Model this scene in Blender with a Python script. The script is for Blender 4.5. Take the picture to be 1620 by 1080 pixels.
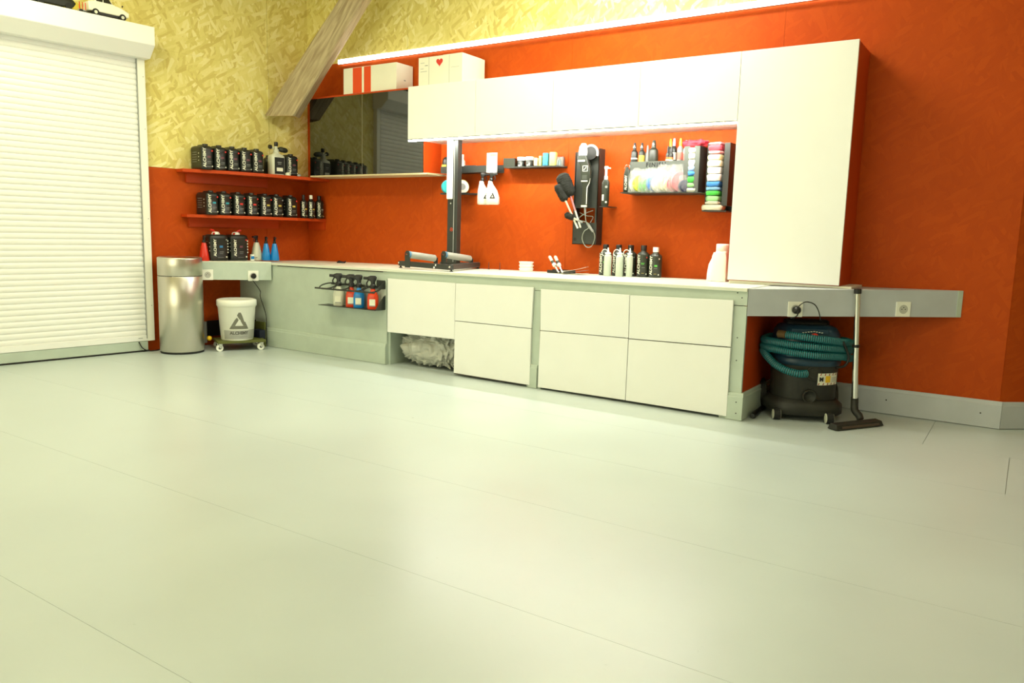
import bpy, bmesh, math, random
from mathutils import Vector, Matrix, noise
random.seed(7)
for o in list(bpy.data.objects): bpy.data.objects.remove(o)
scn = bpy.context.scene
COL = scn.collection

# ------------------------------------------------------------------ camera
CAM = Vector((5.402873, -4.812502, 0.966069))
RX = Vector((0.830800, 0.555947, 0.026357))
UP = Vector((-0.098664, 0.100505, 0.990032))
FW = Vector((-0.547757, 0.825119, -0.138352))
FPX = 1228.892
cd = bpy.data.cameras.new('camera'); co = bpy.data.objects.new('camera', cd); COL.objects.link(co)
cd.sensor_width = 36.0; cd.lens = FPX/1620*36; cd.clip_start = .02
m3 = Matrix((RX, UP, -FW)).transposed().to_4x4(); m3.translation = CAM
co.matrix_world = m3
scn.camera = co
# ------------------------------------------------------------------ world, light, exposure
w = bpy.data.worlds.new('world'); scn.world = w; w.use_nodes = True
bg = w.node_tree.nodes['Background']; bg.inputs[0].default_value = (.8, .85, .8, 1); bg.inputs[1].default_value = .05
scn.view_settings.view_transform = 'Standard'; scn.view_settings.look = 'None'
scn.view_settings.exposure = 0.12; scn.view_settings.gamma = 1; scn.view_settings.use_curve_mapping = False
ROOMLIGHT = (1, .99, .66)
def area(name, loc, sx, sy, e, col, rot=(0, 0, 0)):
    l = bpy.data.lights.new(name, 'AREA'); l.shape = 'RECTANGLE'; l.size = sx; l.size_y = sy; l.energy = e; l.color = col
    o = bpy.data.objects.new(name, l); COL.objects.link(o); o.location = loc; o.rotation_euler = rot; return o
LAMPS = [((3.25, -.62, 2.90), 1.0, .25, 32, (1, 1, .80)), ((2.9, -1.9, 2.95), 1.3, .3, 20, (1, 1, .74)), ((.9, -2.6, 2.95), 1.3, .3, 22, (1, .99, .62)), ((5.4, -3.0, 2.95), 1.3, .3, 10, (1, 1, .80))]
for p_, sx_, sy_, e_, c_ in LAMPS: area('ceiling_lamp_light', (p_[0], p_[1], p_[2]-.004), sx_, sy_, e_, c_)
area('added_front_fill', (2.6, -7.35, 1.6), 3.8, 2.6, 90, (1, 1, .70), (math.radians(90), 0, 0))  # added fill light behind the camera; the front wall has no opening
TUBE_E = 9.0      # wall tube
STRIP_E = 210.0     # strip under the wall cabinets

# ------------------------------------------------------------------ helpers
def lin(c):
    return tuple(((v/255.)/12.92 if v/255. <= .04045 else ((v/255.+.055)/1.055)**2.4) for v in c)
MATS = {}
def mat(name, col, rough=.5, metal=0., spec=.5, bump=0., bscale=60., var=0., vscale=6., emit=None, es=0, trans=0., coat=0., aniso=0, alpha=1):
    if name in MATS: return MATS[name]
    m = bpy.data.materials.new(name); m.use_nodes = True; nt = m.node_tree; b = nt.nodes['Principled BSDF']
    c = lin(col) if max(col) > 1.001 else col
    b.inputs['Base Color'].default_value = (*c, 1); b.inputs['Roughness'].default_value = rough
    b.inputs['Metallic'].default_value = metal; b.inputs['Specular IOR Level'].default_value = spec
    b.inputs['Transmission Weight'].default_value = trans; b.inputs['Coat Weight'].default_value = coat
    b.inputs['Alpha'].default_value = alpha
    if aniso: b.inputs['Anisotropic'].default_value = aniso
    if emit: b.inputs['Emission Color'].default_value = (*emit, 1); b.inputs['Emission Strength'].default_value = es
    tc = nt.nodes.new('ShaderNodeTexCoord')
    if var:
        n = nt.nodes.new('ShaderNodeTexNoise'); n.inputs['Scale'].default_value = vscale; n.inputs['Detail'].default_value = 6
        nt.links.new(tc.outputs['Object'], n.inputs['Vector'])
        r = nt.nodes.new('ShaderNodeMapRange'); r.inputs[1].default_value = .3; r.inputs[2].default_value = .7
        r.inputs[3].default_value = 1-var; r.inputs[4].default_value = 1+var*.6
        nt.links.new(n.outputs[0], r.inputs[0])
        mx = nt.nodes.new('ShaderNodeMix'); mx.data_type = 'RGBA'; mx.blend_type = 'MULTIPLY'; mx.inputs[0].default_value = 1
        mx.inputs[6].default_value = (*c, 1); nt.links.new(r.outputs[0], mx.inputs[7]); nt.links.new(mx.outputs[2], b.inputs['Base Color'])
    if bump:
        n = nt.nodes.new('ShaderNodeTexNoise'); n.inputs['Scale'].default_value = bscale; n.inputs['Detail'].default_value = 5
        nt.links.new(tc.outputs['Object'], n.inputs['Vector'])
        bp = nt.nodes.new('ShaderNodeBump'); bp.inputs['Strength'].default_value = bump; bp.inputs['Distance'].default_value = .004
        nt.links.new(n.outputs[0], bp.inputs['Height']); nt.links.new(bp.outputs[0], b.inputs['Normal'])
    MATS[name] = m; return m

def osb(name, axis, ramp, bump=.35, rough=.7, spec=.3, contrast=1.0):
    """strand board: three layers of stretched flakes laid at different angles"""
    m = bpy.data.materials.new(name); m.use_nodes = True; nt = m.node_tree; L = nt.links.new; N = nt.nodes.new
    b = nt.nodes['Principled BSDF']; b.inputs['Roughness'].default_value = rough; b.inputs['Specular IOR Level'].default_value = spec
    tc = N('ShaderNodeTexCoord'); sp = N('ShaderNodeSeparateXYZ'); cb = N('ShaderNodeCombineXYZ')
    L(tc.outputs['Object'], sp.inputs[0]); L(sp.outputs[axis], cb.inputs[0]); L(sp.outputs[2], cb.inputs[1])
    wn = N('ShaderNodeTexNoise'); wn.inputs['Scale'].default_value = 4; L(cb.outputs[0], wn.inputs['Vector'])
    wm = N('ShaderNodeVectorMath'); wm.operation = 'MULTIPLY_ADD'; wm.inputs[1].default_value = (.03, .03, 0)
    L(wn.outputs['Color'], wm.inputs[0]); L(cb.outputs[0], wm.inputs[2])
    prev = None; hprev = None
    for i, (ang, sx, sy) in enumerate([(6, 34, 7.5), (-12, 38, 8), (24, 40, 9), (-34, 42, 9.5), (58, 48, 11)]):
        rot = N('ShaderNodeVectorRotate'); rot.rotation_type = 'Z_AXIS'; rot.inputs['Angle'].default_value = math.radians(ang)
        L(wm.outputs[0], rot.inputs['Vector'])
        mp = N('ShaderNodeMapping'); mp.inputs['Scale'].default_value = (sx, sy, 1); mp.inputs['Location'].default_value = (i*7.3, i*3.1, 0)
        L(rot.outputs[0], mp.inputs['Vector'])
        v = N('ShaderNodeTexVoronoi'); v.inputs['Scale'].default_value = 1; v.voronoi_dimensions = '2D'; L(mp.outputs[0], v.inputs['Vector'])
        s = N('ShaderNodeSeparateColor'); L(v.outputs['Color'], s.inputs[0])
        g = N('ShaderNodeTexNoise'); g.inputs['Scale'].default_value = 3.; g.inputs['Detail'].default_value = 4; L(mp.outputs[0], g.inputs['Vector'])
        ad = N('ShaderNodeMath'); ad.operation = 'MULTIPLY_ADD'; ad.inputs[1].default_value = .35
        L(g.outputs[0], ad.inputs[0]); L(s.outputs[0], ad.inputs[2])
        if prev is None: prev = ad.outputs[0]; hprev = v.outputs['Distance']
        else:
            th = N('ShaderNodeMath'); th.operation = 'GREATER_THAN'; th.inputs[1].default_value = .62; L(s.outputs[1], th.inputs[0])
            mx = N('ShaderNodeMix'); L(th.outputs[0], mx.inputs[0]); L(prev, mx.inputs[2]); L(ad.outputs[0], mx.inputs[3]); prev = mx.outputs[0]
    cr = N('ShaderNodeValToRGB'); cr.color_ramp.interpolation = 'LINEAR'
    els = cr.color_ramp.elements
    while len(els) < len(ramp): els.new(.5)
    for e, (p, c) in zip(els, ramp): e.position = p; e.color = (*lin(c), 1)
    mr = N('ShaderNodeMapRange'); mr.inputs[1].default_value = -.25; mr.inputs[2].default_value = 1.3; L(prev, mr.inputs[0])
    L(mr.outputs[0], cr.inputs[0])
    big = N('ShaderNodeTexNoise'); big.inputs['Scale'].default_value = 1.3; big.inputs['Detail'].default_value = 3; L(tc.outputs['Object'], big.inputs['Vector'])
    br = N('ShaderNodeMapRange'); br.inputs[3].default_value = .88; br.inputs[4].default_value = 1.1; L(big.outputs[0], br.inputs[0])
    mm = N('ShaderNodeMix'); mm.data_type = 'RGBA'; mm.blend_type = 'MULTIPLY'; mm.inputs[0].default_value = 1
    L(cr.outputs[0], mm.inputs[6]); L(br.outputs[0], mm.inputs[7]); L(mm.outputs[2], b.inputs['Base Color'])
    bp = N('ShaderNodeBump'); bp.inputs['Strength'].default_value = bump; bp.inputs['Distance'].default_value = .003
    L(prev, bp.inputs['Height']); L(bp.outputs[0], b.inputs['Normal'])
    return m

OSB_R = [(0, (176, 148, 70)), (.25, (210, 190, 104)), (.5, (227, 213, 126)), (.75, (235, 222, 140)), (1, (248, 239, 180))]
M_OSB_B = osb('osb_back', 0, OSB_R); M_OSB_L = osb('osb_left', 1, OSB_R)
RED_R = [(0, (166, 62, 8)), (.3, (180, 70, 9)), (.7, (184, 73, 10)), (1, (190, 78, 13))]
M_RED_B = osb('red_paint_back', 0, RED_R, bump=.22, rough=.6, spec=.15)
M_RED_L = osb('red_paint_left', 1, RED_R, bump=.22, rough=.6, spec=.15)
M_RED = mat('red_paint', (188, 66, 14), .5, spec=.25, bump=.1, var=.06)
M_WHITE = mat('white_laminate', (240, 240, 236), .38, var=.015)
M_SHUT = mat('white_aluminium_slat', (240, 240, 236), .4)
M_GREY = mat('grey_green_paint', (186, 198, 184), .5, bump=.25, bscale=25, var=.06, vscale=9)
M_GREY2 = mat('grey_paint', (188, 192, 196), .5, bump=.15, bscale=25, var=.05, vscale=9)
M_TOP = mat('worktop_paint', (226, 228, 212), .35, bump=.15, bscale=12, var=.05, vscale=5)
M_BLACK = mat('black_powder_coat', (46, 49, 45), .45)
M_RACK = mat('grey_black_sheet_metal', (84, 88, 82), .45)
M_BLK = mat('black_plastic', (20, 20, 20), .4)
M_CAN = mat('black_can_plastic', (27, 30, 25), .35)
M_BOT = mat('dark_bottle_plastic', (44, 48, 38), .35)
M_TXT = mat('white_print', (235, 235, 215), .6)
M_STEEL = mat('brushed_steel', (205, 200, 188), .3, metal=1, aniso=.7)
M_CHROME = mat('chrome', (220, 220, 215), .12, metal=1)
M_ALU = mat('aluminium', (200, 200, 198), .3, metal=1)
M_PW = mat('white_plastic', (240, 240, 228), .35)
M_PG = mat('grey_plastic', (150, 152, 148), .45)
M_RUB = mat('dark_rubber', (28, 28, 27), .8)
M_DARK = mat('dark_gap', (22, 22, 20), .8)
M_REDP = mat('red_plastic', (208, 42, 22), .3)
M_ORP = mat('orange_red_plastic', (224, 62, 20), .3)
M_BLUE = mat('blue_plastic', (16, 128, 204), .28)
M_CREAM = mat('clear_milky_plastic', (224, 226, 205), .3, trans=.15)
M_YEL = mat('yellow_plastic', (235, 190, 30), .4)
M_CARD = mat('white_cardboard', (236, 232, 214), .7, var=.03)
M_ORC = mat('orange_print', (226, 72, 16), .6)
M_REDD = mat('red_print', (214, 50, 40), .6)
M_VAC = mat('dusty_black_tub', (38, 38, 32), .55, var=.35, vscale=12, bump=.15)
M_TEAL = mat('teal_hose', (20, 96, 104), .22, spec=.9)
M_NAVY = mat('blue_vacuum_plastic', (18, 52, 72), .4, var=.2, vscale=20)
M_GLASS = mat('smoked_glass', (12, 13, 10), .03, spec=.9, coat=.6)
M_LED = mat('led_light', (255, 255, 255), .5, emit=(1, .97, .98), es=TUBE_E)
M_LED2 = mat('led_strip_light', (255, 255, 255), .5, emit=(1, 1, .90), es=STRIP_E)
M_LED3 = mat('ceiling_led_panel', (255, 255, 255), .5, emit=(1, .99, .8), es=6)
M_WOOD = None

class MB:
    def __init__(s): s.v = []; s.f = []; s.sm = []
    def add(s, vs, fs, smooth=False):
        o = len(s.v); s.v += [Vector(p) for p in vs]; s.f += [tuple(i+o for i in f) for f in fs]; s.sm += [smooth]*len(fs); return s
    def box(s, x0, x1, y0, y1, z0, z1):
        v = [(x, y, z) for z in (z0, z1) for y in (y0, y1) for x in (x0, x1)]
        return s.add(v, [(0, 2, 3, 1), (4, 5, 7, 6), (0, 1, 5, 4), (2, 6, 7, 3), (0, 4, 6, 2), (1, 3, 7, 5)])
    def hexa(s, b, t):     # two loops of points (same count)
        n = len(b); return s.add(list(b)+list(t), [tuple(range(n))[::-1], tuple(range(n, 2*n))]+[(i, (i+1) % n, n+(i+1) % n, n+i) for i in range(n)])
    def prism(s, poly, z0, z1):
        return s.hexa([(x, y, z0) for x, y in poly], [(x, y, z1) for x, y in poly])
    def extr(s, poly, n):  # planar polygon of 3-D points pushed along n
        n = Vector(n); return s.hexa([Vector(p) for p in poly], [Vector(p)+n for p in poly])
    def lathe(s, prof, seg=24, c=(0, 0, 0), axis='z', smooth=True):
        vs = []; fs = []; c = Vector(c)
        for r, h in prof:
            for i in range(seg):
                a = 2*math.pi*i/seg; x, y = r*math.cos(a), r*math.sin(a)
                p = {'z': (x, y, h), 'y': (x, -h, y), 'x': (h, x, y)}[axis]; vs.append(c+Vector(p))
        for j in range(len(prof)-1):
            for i in range(seg):
                k = (i+1) % seg; fs.append((j*seg+i, j*seg+k, (j+1)*seg+k, (j+1)*seg+i))
        s.add(vs, fs, smooth)
        if prof[0][0] > 1e-5: s.add([vs[i] for i in range(seg)], [tuple(range(seg))[::-1]])
        if prof[-1][0] > 1e-5: s.add([vs[(len(prof)-1)*seg+i] for i in range(seg)], [tuple(range(seg))])
        return s
    def loft(s, secs, seg=24, c=(0, 0, 0), p=4., smooth=True, cap=True):
        """secs: (z, halfx, halfy[, cx, cy]) superellipse sections"""
        vs = []; c = Vector(c)
        for q in secs:
            z, a, b = q[:3]; cx, cy = (q[3], q[4]) if len(q) > 3 else (0, 0)
            for i in range(seg):
                t = 2*math.pi*(i+.5)/seg; ct, st = math.cos(t), math.sin(t)
                vs.append(c+Vector((cx+a*math.copysign(abs(ct)**(2/p), ct), cy+b*math.copysign(abs(st)**(2/p), st), z)))
        fs = [(j*seg+i, j*seg+(i+1) % seg, (j+1)*seg+(i+1) % seg, (j+1)*seg+i) for j in range(len(secs)-1) for i in range(seg)]
        s.add(vs, fs, smooth)
        if cap: s.add(vs[:seg], [tuple(range(seg))[::-1]]); s.add(vs[-seg:], [tuple(range(seg))])
        return s
    def tube(s, pts, r, seg=8, smooth=True, rs=None):
        pts = [Vector(p) for p in pts]; n = len(pts); vs = []
        up = Vector((0, 0, 1)); prevn = None
        for i, p in enumerate(pts):
            t = (pts[min(i+1, n-1)]-pts[max(i-1, 0)]).normalized()
            if prevn is None:
                a = up if abs(t.dot(up)) < .95 else Vector((1, 0, 0)); nn = (a-t*a.dot(t)).normalized()
            else: nn = (prevn-t*prevn.dot(t)).normalized()
            prevn = nn; bb = t.cross(nn); R = rs[i] if rs else r
            for k in range(seg):
                a = 2*math.pi*k/seg; vs.append(p+nn*R*math.cos(a)+bb*R*math.sin(a))
        fs = [(j*seg+i, j*seg+(i+1) % seg, (j+1)*seg+(i+1) % seg, (j+1)*seg+i) for j in range(n-1) for i in range(seg)]
        s.add(vs, fs, smooth); s.add(vs[:seg], [tuple(range(seg))[::-1]]); s.add(vs[-seg:], [tuple(range(seg))]); return s
    def mesh(s, name, m, bevel=0):
        me = bpy.data.meshes.new(name); me.from_pydata([tuple(v) for v in s.v], [], s.f); me.update()
        bm = bmesh.new(); bm.from_mesh(me); bmesh.ops.recalc_face_normals(bm, faces=bm.faces); bm.to_mesh(me); bm.free()
        for p, q in zip(me.polygons, s.sm): p.use_smooth = q
        me.materials.append(m); return me
    def build(s, name, m, parent=None, bevel=0, loc=None, rot=None):
        return ob(name, s.mesh(name, m), parent, bevel, loc, rot)
def ob(name, me, parent=None, bevel=0, loc=None, rot=None):
    o = bpy.data.objects.new(name, me); COL.objects.link(o)
    if parent: o.parent = parent
    if loc is not None: o.location = loc
    if rot is not None: o.rotation_euler = rot
    if bevel:
        b = o.modifiers.new('bevel', 'BEVEL'); b.width = bevel; b.segments = 2; b.limit_method = 'ANGLE'; b.angle_limit = math.radians(40)
        b.harden_normals = False
    return o
def thing(name, label, cat, loc=(0, 0, 0), rotz=0, group=None):
    o = bpy.data.objects.new(name, None); COL.objects.link(o); o.empty_display_size = .05
    o.location = loc; o.rotation_euler = (0, 0, rotz); return tag(o, label, cat, group)
def tag(o, label, cat, group=None):
    o['label'] = label; o['category'] = cat
    if group: o['group'] = group
    return o
def struct(o): o['kind'] = 'structure'; return o
def dup(root, loc, rotz, label, group=None):
    r = root.copy(); COL.objects.link(r); r.location = loc; r.rotation_euler = (0, 0, rotz); r['label'] = label
    if group: r['group'] = group
    for ch in list(root.children):
        c = ch.copy(); COL.objects.link(c); c.parent = r
        for g in list(ch.children):
            d = g.copy(); COL.objects.link(d); d.parent = c
    return r
_txt = {}
def text_mesh(s, size, m, depth=.0006, bold=.0, vertical=False, space=1.0):
    """flat print facing -Y; vertical=True reads bottom to top. Centred."""
    k = (s, size, m.name, depth, vertical, space, bold)
    if k in _txt: return _txt[k]
    cu = bpy.data.curves.new('print', 'FONT'); cu.body = s; cu.size = size; cu.extrude = depth/2; cu.offset = bold
    cu.align_x = 'CENTER'; cu.align_y = 'CENTER'; cu.space_character = space; cu.resolution_u = 2
    o = bpy.data.objects.new('print_tmp', cu); COL.objects.link(o)
    dg = bpy.context.evaluated_depsgraph_get(); dg.update()
    me = bpy.data.meshes.new_from_object(o.evaluated_get(dg)); bpy.data.objects.remove(o)
    for v in me.vertices:
        x, y, z = v.co
        v.co = (-y, -z, x) if vertical else (x, -z, y)
    me.materials.clear(); me.materials.append(m); me.update(); _txt[k] = me; return me

def ray(px, py): return FW+RX*((px-810)/FPX)+UP*((540-py)/FPX)
def Yp(px, py, y): d = ray(px, py); return CAM+d*((y-CAM.y)/d.y)
def Zp(px, py, z): d = ray(px, py); return CAM+d*((z-CAM.z)/d.z)
SL = .1146; _h = math.hypot(1, SL)
NL = Vector((1/_h, -SL/_h, 0)); DL = Vector((-SL/_h, -1/_h, 0))
ROTL = math.radians(90)+math.atan2(NL.y, NL.x)
def LW(u, v, z): q = DL*u+NL*v; return Vector((q.x, q.y, z))
def uL(px, py, v):
    d = ray(px, py); t = (v-CAM.dot(NL))/d.dot(NL); return (CAM+d*t).dot(DL)
def yF(x): return -.68-.0105*x             # front plane of the counter
def Fp(px, py, off=0):                      # pixel on that plane (pushed forward by off)
    d = ray(px, py); t = (-.68-off-CAM.y-.0105*CAM.x)/(d.y+.0105*d.x); return CAM+d*t
def zT(x): return .675+.0085*x             # top of the worktop

# ------------------------------------------------------------------ room shell
H = 3.2
def wood_mat(name, c1, c2, scale=(1, 1, 12), rough=.75):
    m = bpy.data.materials.new(name); m.use_nodes = True; nt = m.node_tree; L = nt.links.new; N = nt.nodes.new
    b = nt.nodes['Principled BSDF']; b.inputs['Roughness'].default_value = rough
    tc = N('ShaderNodeTexCoord'); mp = N('ShaderNodeMapping'); mp.inputs['Scale'].default_value = scale; L(tc.outputs['Object'], mp.inputs[0])
    n = N('ShaderNodeTexNoise'); n.inputs['Scale'].default_value = 4; n.inputs['Detail'].default_value = 8; n.inputs['Distortion'].default_value = .6; L(mp.outputs[0], n.inputs['Vector'])
    r = N('ShaderNodeValToRGB'); r.color_ramp.elements[0].position = .3; r.color_ramp.elements[1].position = .7
    r.color_ramp.elements[0].color = (*lin(c1), 1); r.color_ramp.elements[1].color = (*lin(c2), 1)
    L(n.outputs[0], r.inputs[0]); L(r.outputs[0], b.inputs['Base Color'])
    bp = N('ShaderNodeBump'); bp.inputs['Strength'].default_value = .5; bp.inputs['Distance'].default_value = .006; L(n.outputs[0], bp.inputs['Height']); L(bp.outputs[0], b.inputs['Normal'])
    return m
def floor_mat():
    m = bpy.data.materials.new('pale_floor_paint'); m.use_nodes = True; nt = m.node_tree; L = nt.links.new; N = nt.nodes.new
    b = nt.nodes['Principled BSDF']
    g = N('ShaderNodeNewGeometry'); col = lin((190, 200, 197))
    n1 = N('ShaderNodeTexNoise'); n1.inputs['Scale'].default_value = 1.6; n1.inputs['Detail'].default_value = 8; L(g.outputs['Position'], n1.inputs['Vector'])
    r1 = N('ShaderNodeMapRange'); r1.inputs[1].default_value = .3; r1.inputs[2].default_value = .7; r1.inputs[3].default_value = .95; r1.inputs[4].default_value = 1.03; L(n1.outputs[0], r1.inputs[0])
    n2 = N('ShaderNodeTexVoronoi'); n2.inputs['Scale'].default_value = 3.2; n2.inputs['Randomness'].default_value = 1; L(g.outputs['Position'], n2.inputs['Vector'])
    r2 = N('ShaderNodeMapRange'); r2.inputs[1].default_value = .012; r2.inputs[2].default_value = .03; r2.inputs[3].default_value = .62; r2.inputs[4].default_value = 1; L(n2.outputs['Distance'], r2.inputs[0])
    n3 = N('ShaderNodeTexNoise'); n3.inputs['Scale'].default_value = 14; n3.inputs['Detail'].default_value = 9; n3.inputs['Roughness'].default_value = .75; L(g.outputs['Position'], n3.inputs['Vector'])
    r3 = N('ShaderNodeMapRange'); r3.inputs[1].default_value = .64; r3.inputs[2].default_value = .74; r3.inputs[3].default_value = 1; r3.inputs[4].default_value = .86; L(n3.outputs[0], r3.inputs[0])
    a = N('ShaderNodeMath'); a.operation = 'MULTIPLY'; L(r1.outputs[0], a.inputs[0]); L(r2.outputs[0], a.inputs[1])
    a2 = N('ShaderNodeMath'); a2.operation = 'MULTIPLY'; L(a.outputs[0], a2.inputs[0]); L(r3.outputs[0], a2.inputs[1])
    mx = N('ShaderNodeMix'); mx.data_type = 'RGBA'; mx.blend_type = 'MULTIPLY'; mx.inputs[0].default_value = 1; mx.inputs[6].default_value = (*col, 1)
    L(a2.outputs[0], mx.inputs[7]); L(mx.outputs[2], b.inputs['Base Color'])
    rr = N('ShaderNodeMapRange'); rr.inputs[3].default_value = .24; rr.inputs[4].default_value = .38; L(n1.outputs[0], rr.inputs[0]); L(rr.outputs[0], b.inputs['Roughness'])
    bp = N('ShaderNodeBump'); bp.inputs['Strength'].default_value = .12; bp.inputs['Distance'].default_value = .002; L(n3.outputs[0], bp.inputs['Height']); L(bp.outputs[0], b.inputs['Normal'])
    b.inputs['Specular IOR Level'].default_value = .5
    return m
M_FLOOR = floor_mat()
M_JOINT = mat('floor_joint', (180, 182, 164), .8)
fl = struct(MB().box(-1.6, 8.6, -7.6, 1.6, -.05, -.012).build('floor', M_JOINT))
rows = [0.03, -.63, -1.27, -1.87, -2.515, -3.21, -3.90, -4.55, -5.2, -5.85, -6.5, -7.15, -7.6]
seams = {0: [5.04], 1: [5.40], 2: [6.6], 3: [6.2], 4: [6.9], 5: [6.1], 6: [-.4, 6.7], 7: [6], 8: [2.1, 4.6], 9: [1.2, 3.7, 6.2], 10: [2, 4.5], 11: [1, 3.5, 6]}
def boards(ya, yb, sm):
    xs = [-1.6]+sm+[8.6]
    for a, b in zip(xs[:-1], xs[1:]):
        MB().box(a+.0009, b-.0009, yb+.0005, ya-.0005, -.012, 0).build('floor_board', M_FLOOR, fl)
boards(1.6, .03, [2.2, 4.9])
for i in range(len(rows)-1): boards(rows[i], rows[i+1], seams[i])

def panels(parent, m, name, xs, z0, z1, place, th=.012, gp=.0014):
    for a, b in zip(xs[:-1], xs[1:]):
        pts = [place(a+gp, 0), place(b-gp, 0)]
        n = place(a, th)-place(a, 0)
        MB().hexa([pts[0]+Vector((0, 0, z0)), pts[1]+Vector((0, 0, z0)), pts[1]+n+Vector((0, 0, z0)), pts[0]+n+Vector((0, 0, z0))],
                  [pts[0]+Vector((0, 0, z1)), pts[1]+Vector((0, 0, z1)), pts[1]+n+Vector((0, 0, z1)), pts[0]+n+Vector((0, 0, z1))]).build(name, m, parent)
XR = 5.327
ZB = 2.338
wb = struct(MB().box(-.9, XR-.05, .0125, .12, 0, H).build('wall_back', M_DARK))
panels(wb, M_RED_B, 'red_panel', [-.02, 1.42, 2.64, 4.062, XR], 0, ZB, lambda a, t: Vector((a, t, 0)), .0125, .0006)
panels(wb, M_OSB_B, 'strand_board_panel', [-.02, 1.15, 2.4, 3.65, 4.9, XR], ZB, H, lambda a, t: Vector((a, t, 0)), .0125)
wl = struct(MB().hexa([LW(-.1, -.0125, 0), LW(7.6, -.0125, 0), LW(7.6, -.12, 0), LW(-.1, -.12, 0)], [LW(-.1, -.0125, H), LW(7.6, -.0125, H), LW(7.6, -.12, H), LW(-.1, -.12, H)]).build('wall_left', M_DARK))
panels(wl, M_RED_L, 'red_panel', [0, .42, 1.50], 0, 1.385, lambda a, t: LW(a, -t, 0), .0125, .0006)
panels(wl, M_OSB_L, 'strand_board_panel', [0, .39, 1.62, 2.85, 4.1, 5.3, 6.5, 7.6], 2.25, H, lambda a, t: LW(a, -t, 0), .0125)
panels(wl, M_OSB_L, 'strand_board_panel', [0, .385, 1.50], 1.386, 2.249, lambda a, t: LW(a, -t, 0), .0125)
panels(wl, M_OSB_L, 'strand_board_panel', [4.3, 5.5, 6.6, 7.6], 0, 2.249, lambda a, t: LW(a, -t, 0), .0125)
RD = Vector((.77, .638, 0)).normalized(); RN = Vector((-RD.y, RD.x, 0))
def RWp(a, t): return Vector((XR, 0, 0))+RD*a+RN*t
wr = struct(MB().hexa([RWp(.0, .013), RWp(2.2, .013), RWp(2.2, .12), RWp(-.06, .12)], [p+Vector((0, 0, H)) for p in (RWp(.0, .013), RWp(2.2, .013), RWp(2.2, .12), RWp(-.06, .12))]).build('wall_right', M_DARK))
panels(wr, M_RED_B, 'red_panel', [0, 1.1, 2.2], 0, H, lambda a, t: RWp(a, t), .0125)
e = RWp(2.2, 0)
M_WALLP = mat('pale_wall_paint', (225, 220, 200), .7, var=.04)
struct(MB().box(e.x-.02, 8.6, e.y-.0, e.y+.12, 0, H).build('wall_right_return', M_WALLP)).name = 'wall_far_right'
struct(MB().box(8.5, 8.62, -7.6, 1.6, 0, H).build('wall_right_side', M_WALLP)).name = 'wall_right.001'
struct(MB().box(-1.6, 8.6, -7.62, -7.5, 0, H).build('wall_front', M_WALLP))
struct(MB().box(-1.6, 8.62, -7.62, 1.7, H, H+.08).build('ceiling', mat('ceiling_paint', (222, 212, 176), .8, var=.05)))
for (p_, sx_, sy_, e_, c_), lb_ in zip(LAMPS, ('slim ceiling lamp hanging nearest the wall cabinets', 'slim ceiling lamp hanging over the middle of the floor', 'slim ceiling lamp hanging nearest the roller shutter', 'slim ceiling lamp hanging nearest the camera')):
    t = thing('ceiling_lamp', lb_, 'lamp', p_, 0, 'ceiling lamps')
    MB().box(-sx_/2-.03, sx_/2+.03, -sy_/2-.03, sy_/2+.03, .012, .05).build('housing', M_PW, t); MB().box(-sx_/2, sx_/2, -sy_/2, sy_/2, 0, .011).build('diffuser', M_LED3, t)
    for x_ in (-sx_/2+.1, sx_/2-.1): MB().tube([(x_, 0, .05), (x_, 0, H-p_[2])], .003, 6).build('wire', M_CHROME, t)
# baseboards
def baseboard(name, a, b, nrm, h=.148, m=M_GREY2, z0=.003, parent=None, pieces=None):
    a = Vector(a); b = Vector(b); n = Vector(nrm).normalized()
    prof = [(0, z0), (.016, z0), (.016, h-.022), (.012, h-.018), (.010, h-.004), (.007, h), (0, h)]
    mb = MB(); mb.hexa([a+n*p+Vector((0, 0, z)) for p, z in prof], [b+n*p+Vector((0, 0, z)) for p, z in prof])
    o = mb.build(name, m, parent)
    return o
bb = struct(baseboard('baseboard_back', (4.22, 0, 0), (XR+.012, 0, 0), (0, -1, 0)))
s0 = RWp(.004, 0); s1 = RWp(2.2, 0)
bb2 = struct(baseboard('baseboard_right', s0, s1, -RN, h=.146))
for px, py in ((1402, 632.5), (1551, 653)):
    p = Yp(px, py, -.016); MB().lathe([(.004, 0), (.004, .0006)], 10, p, 'y').build('screw', M_RUB, bb)

# ------------------------------------------------------------------ roller shutter (door in the left wall)
door = bpy.data.objects.new('door_1', None); COL.objects.link(door); struct(door); door.location = LW(1.47, 0, 0); door.rotation_euler = (0, 0, ROTL)
# local: x towards the corner, -y into the room ; opening runs to x = -2.9
P0 = .0398
sl = MB()
prof = [(-.0025, 0), (-.005, .001), (-.0085, .009), (-.0098, .018), (-.0092, .028), (-.0062, .0365), (-.003, .0378), (-.0025, .0395)]
W0, W1 = -2.86, -.012
sl.add([(W0, y-.018, z) for y, z in prof]+[(W1, y-.018, z) for y, z in prof], [(i, i+1, len(prof)+i+1, len(prof)+i) for i in range(len(prof)-1)], False)
sl.add([(W0, -.016, 0), (W1, -.016, 0), (W1, -.016, .0395), (W0, -.016, .0395)], [(0, 1, 2, 3)])
slm = sl.mesh('slat', M_SHUT)
nz = int((2.22-.125)/P0)+1
for i in range(nz): ob('slat', slm, door, loc=(0, 0, .125+i*P0))
MB().box(W0, W1, -.034, -.012, .082, .125).build('bottom_rail', M_SHUT, door, .003)
MB().box(-.018, .038, -.045, 0, .082, 2.18).build('guide_rail', M_PW, door, .003)
MB().box(-.021, -.0185, -.0455, -.02, .10, 2.17).build('rail_seam', M_PG, door)
MB().box(W0-.05, W0, -.045, 0, .082, 2.18).build('guide_rail', M_PW, door, .003)
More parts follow.
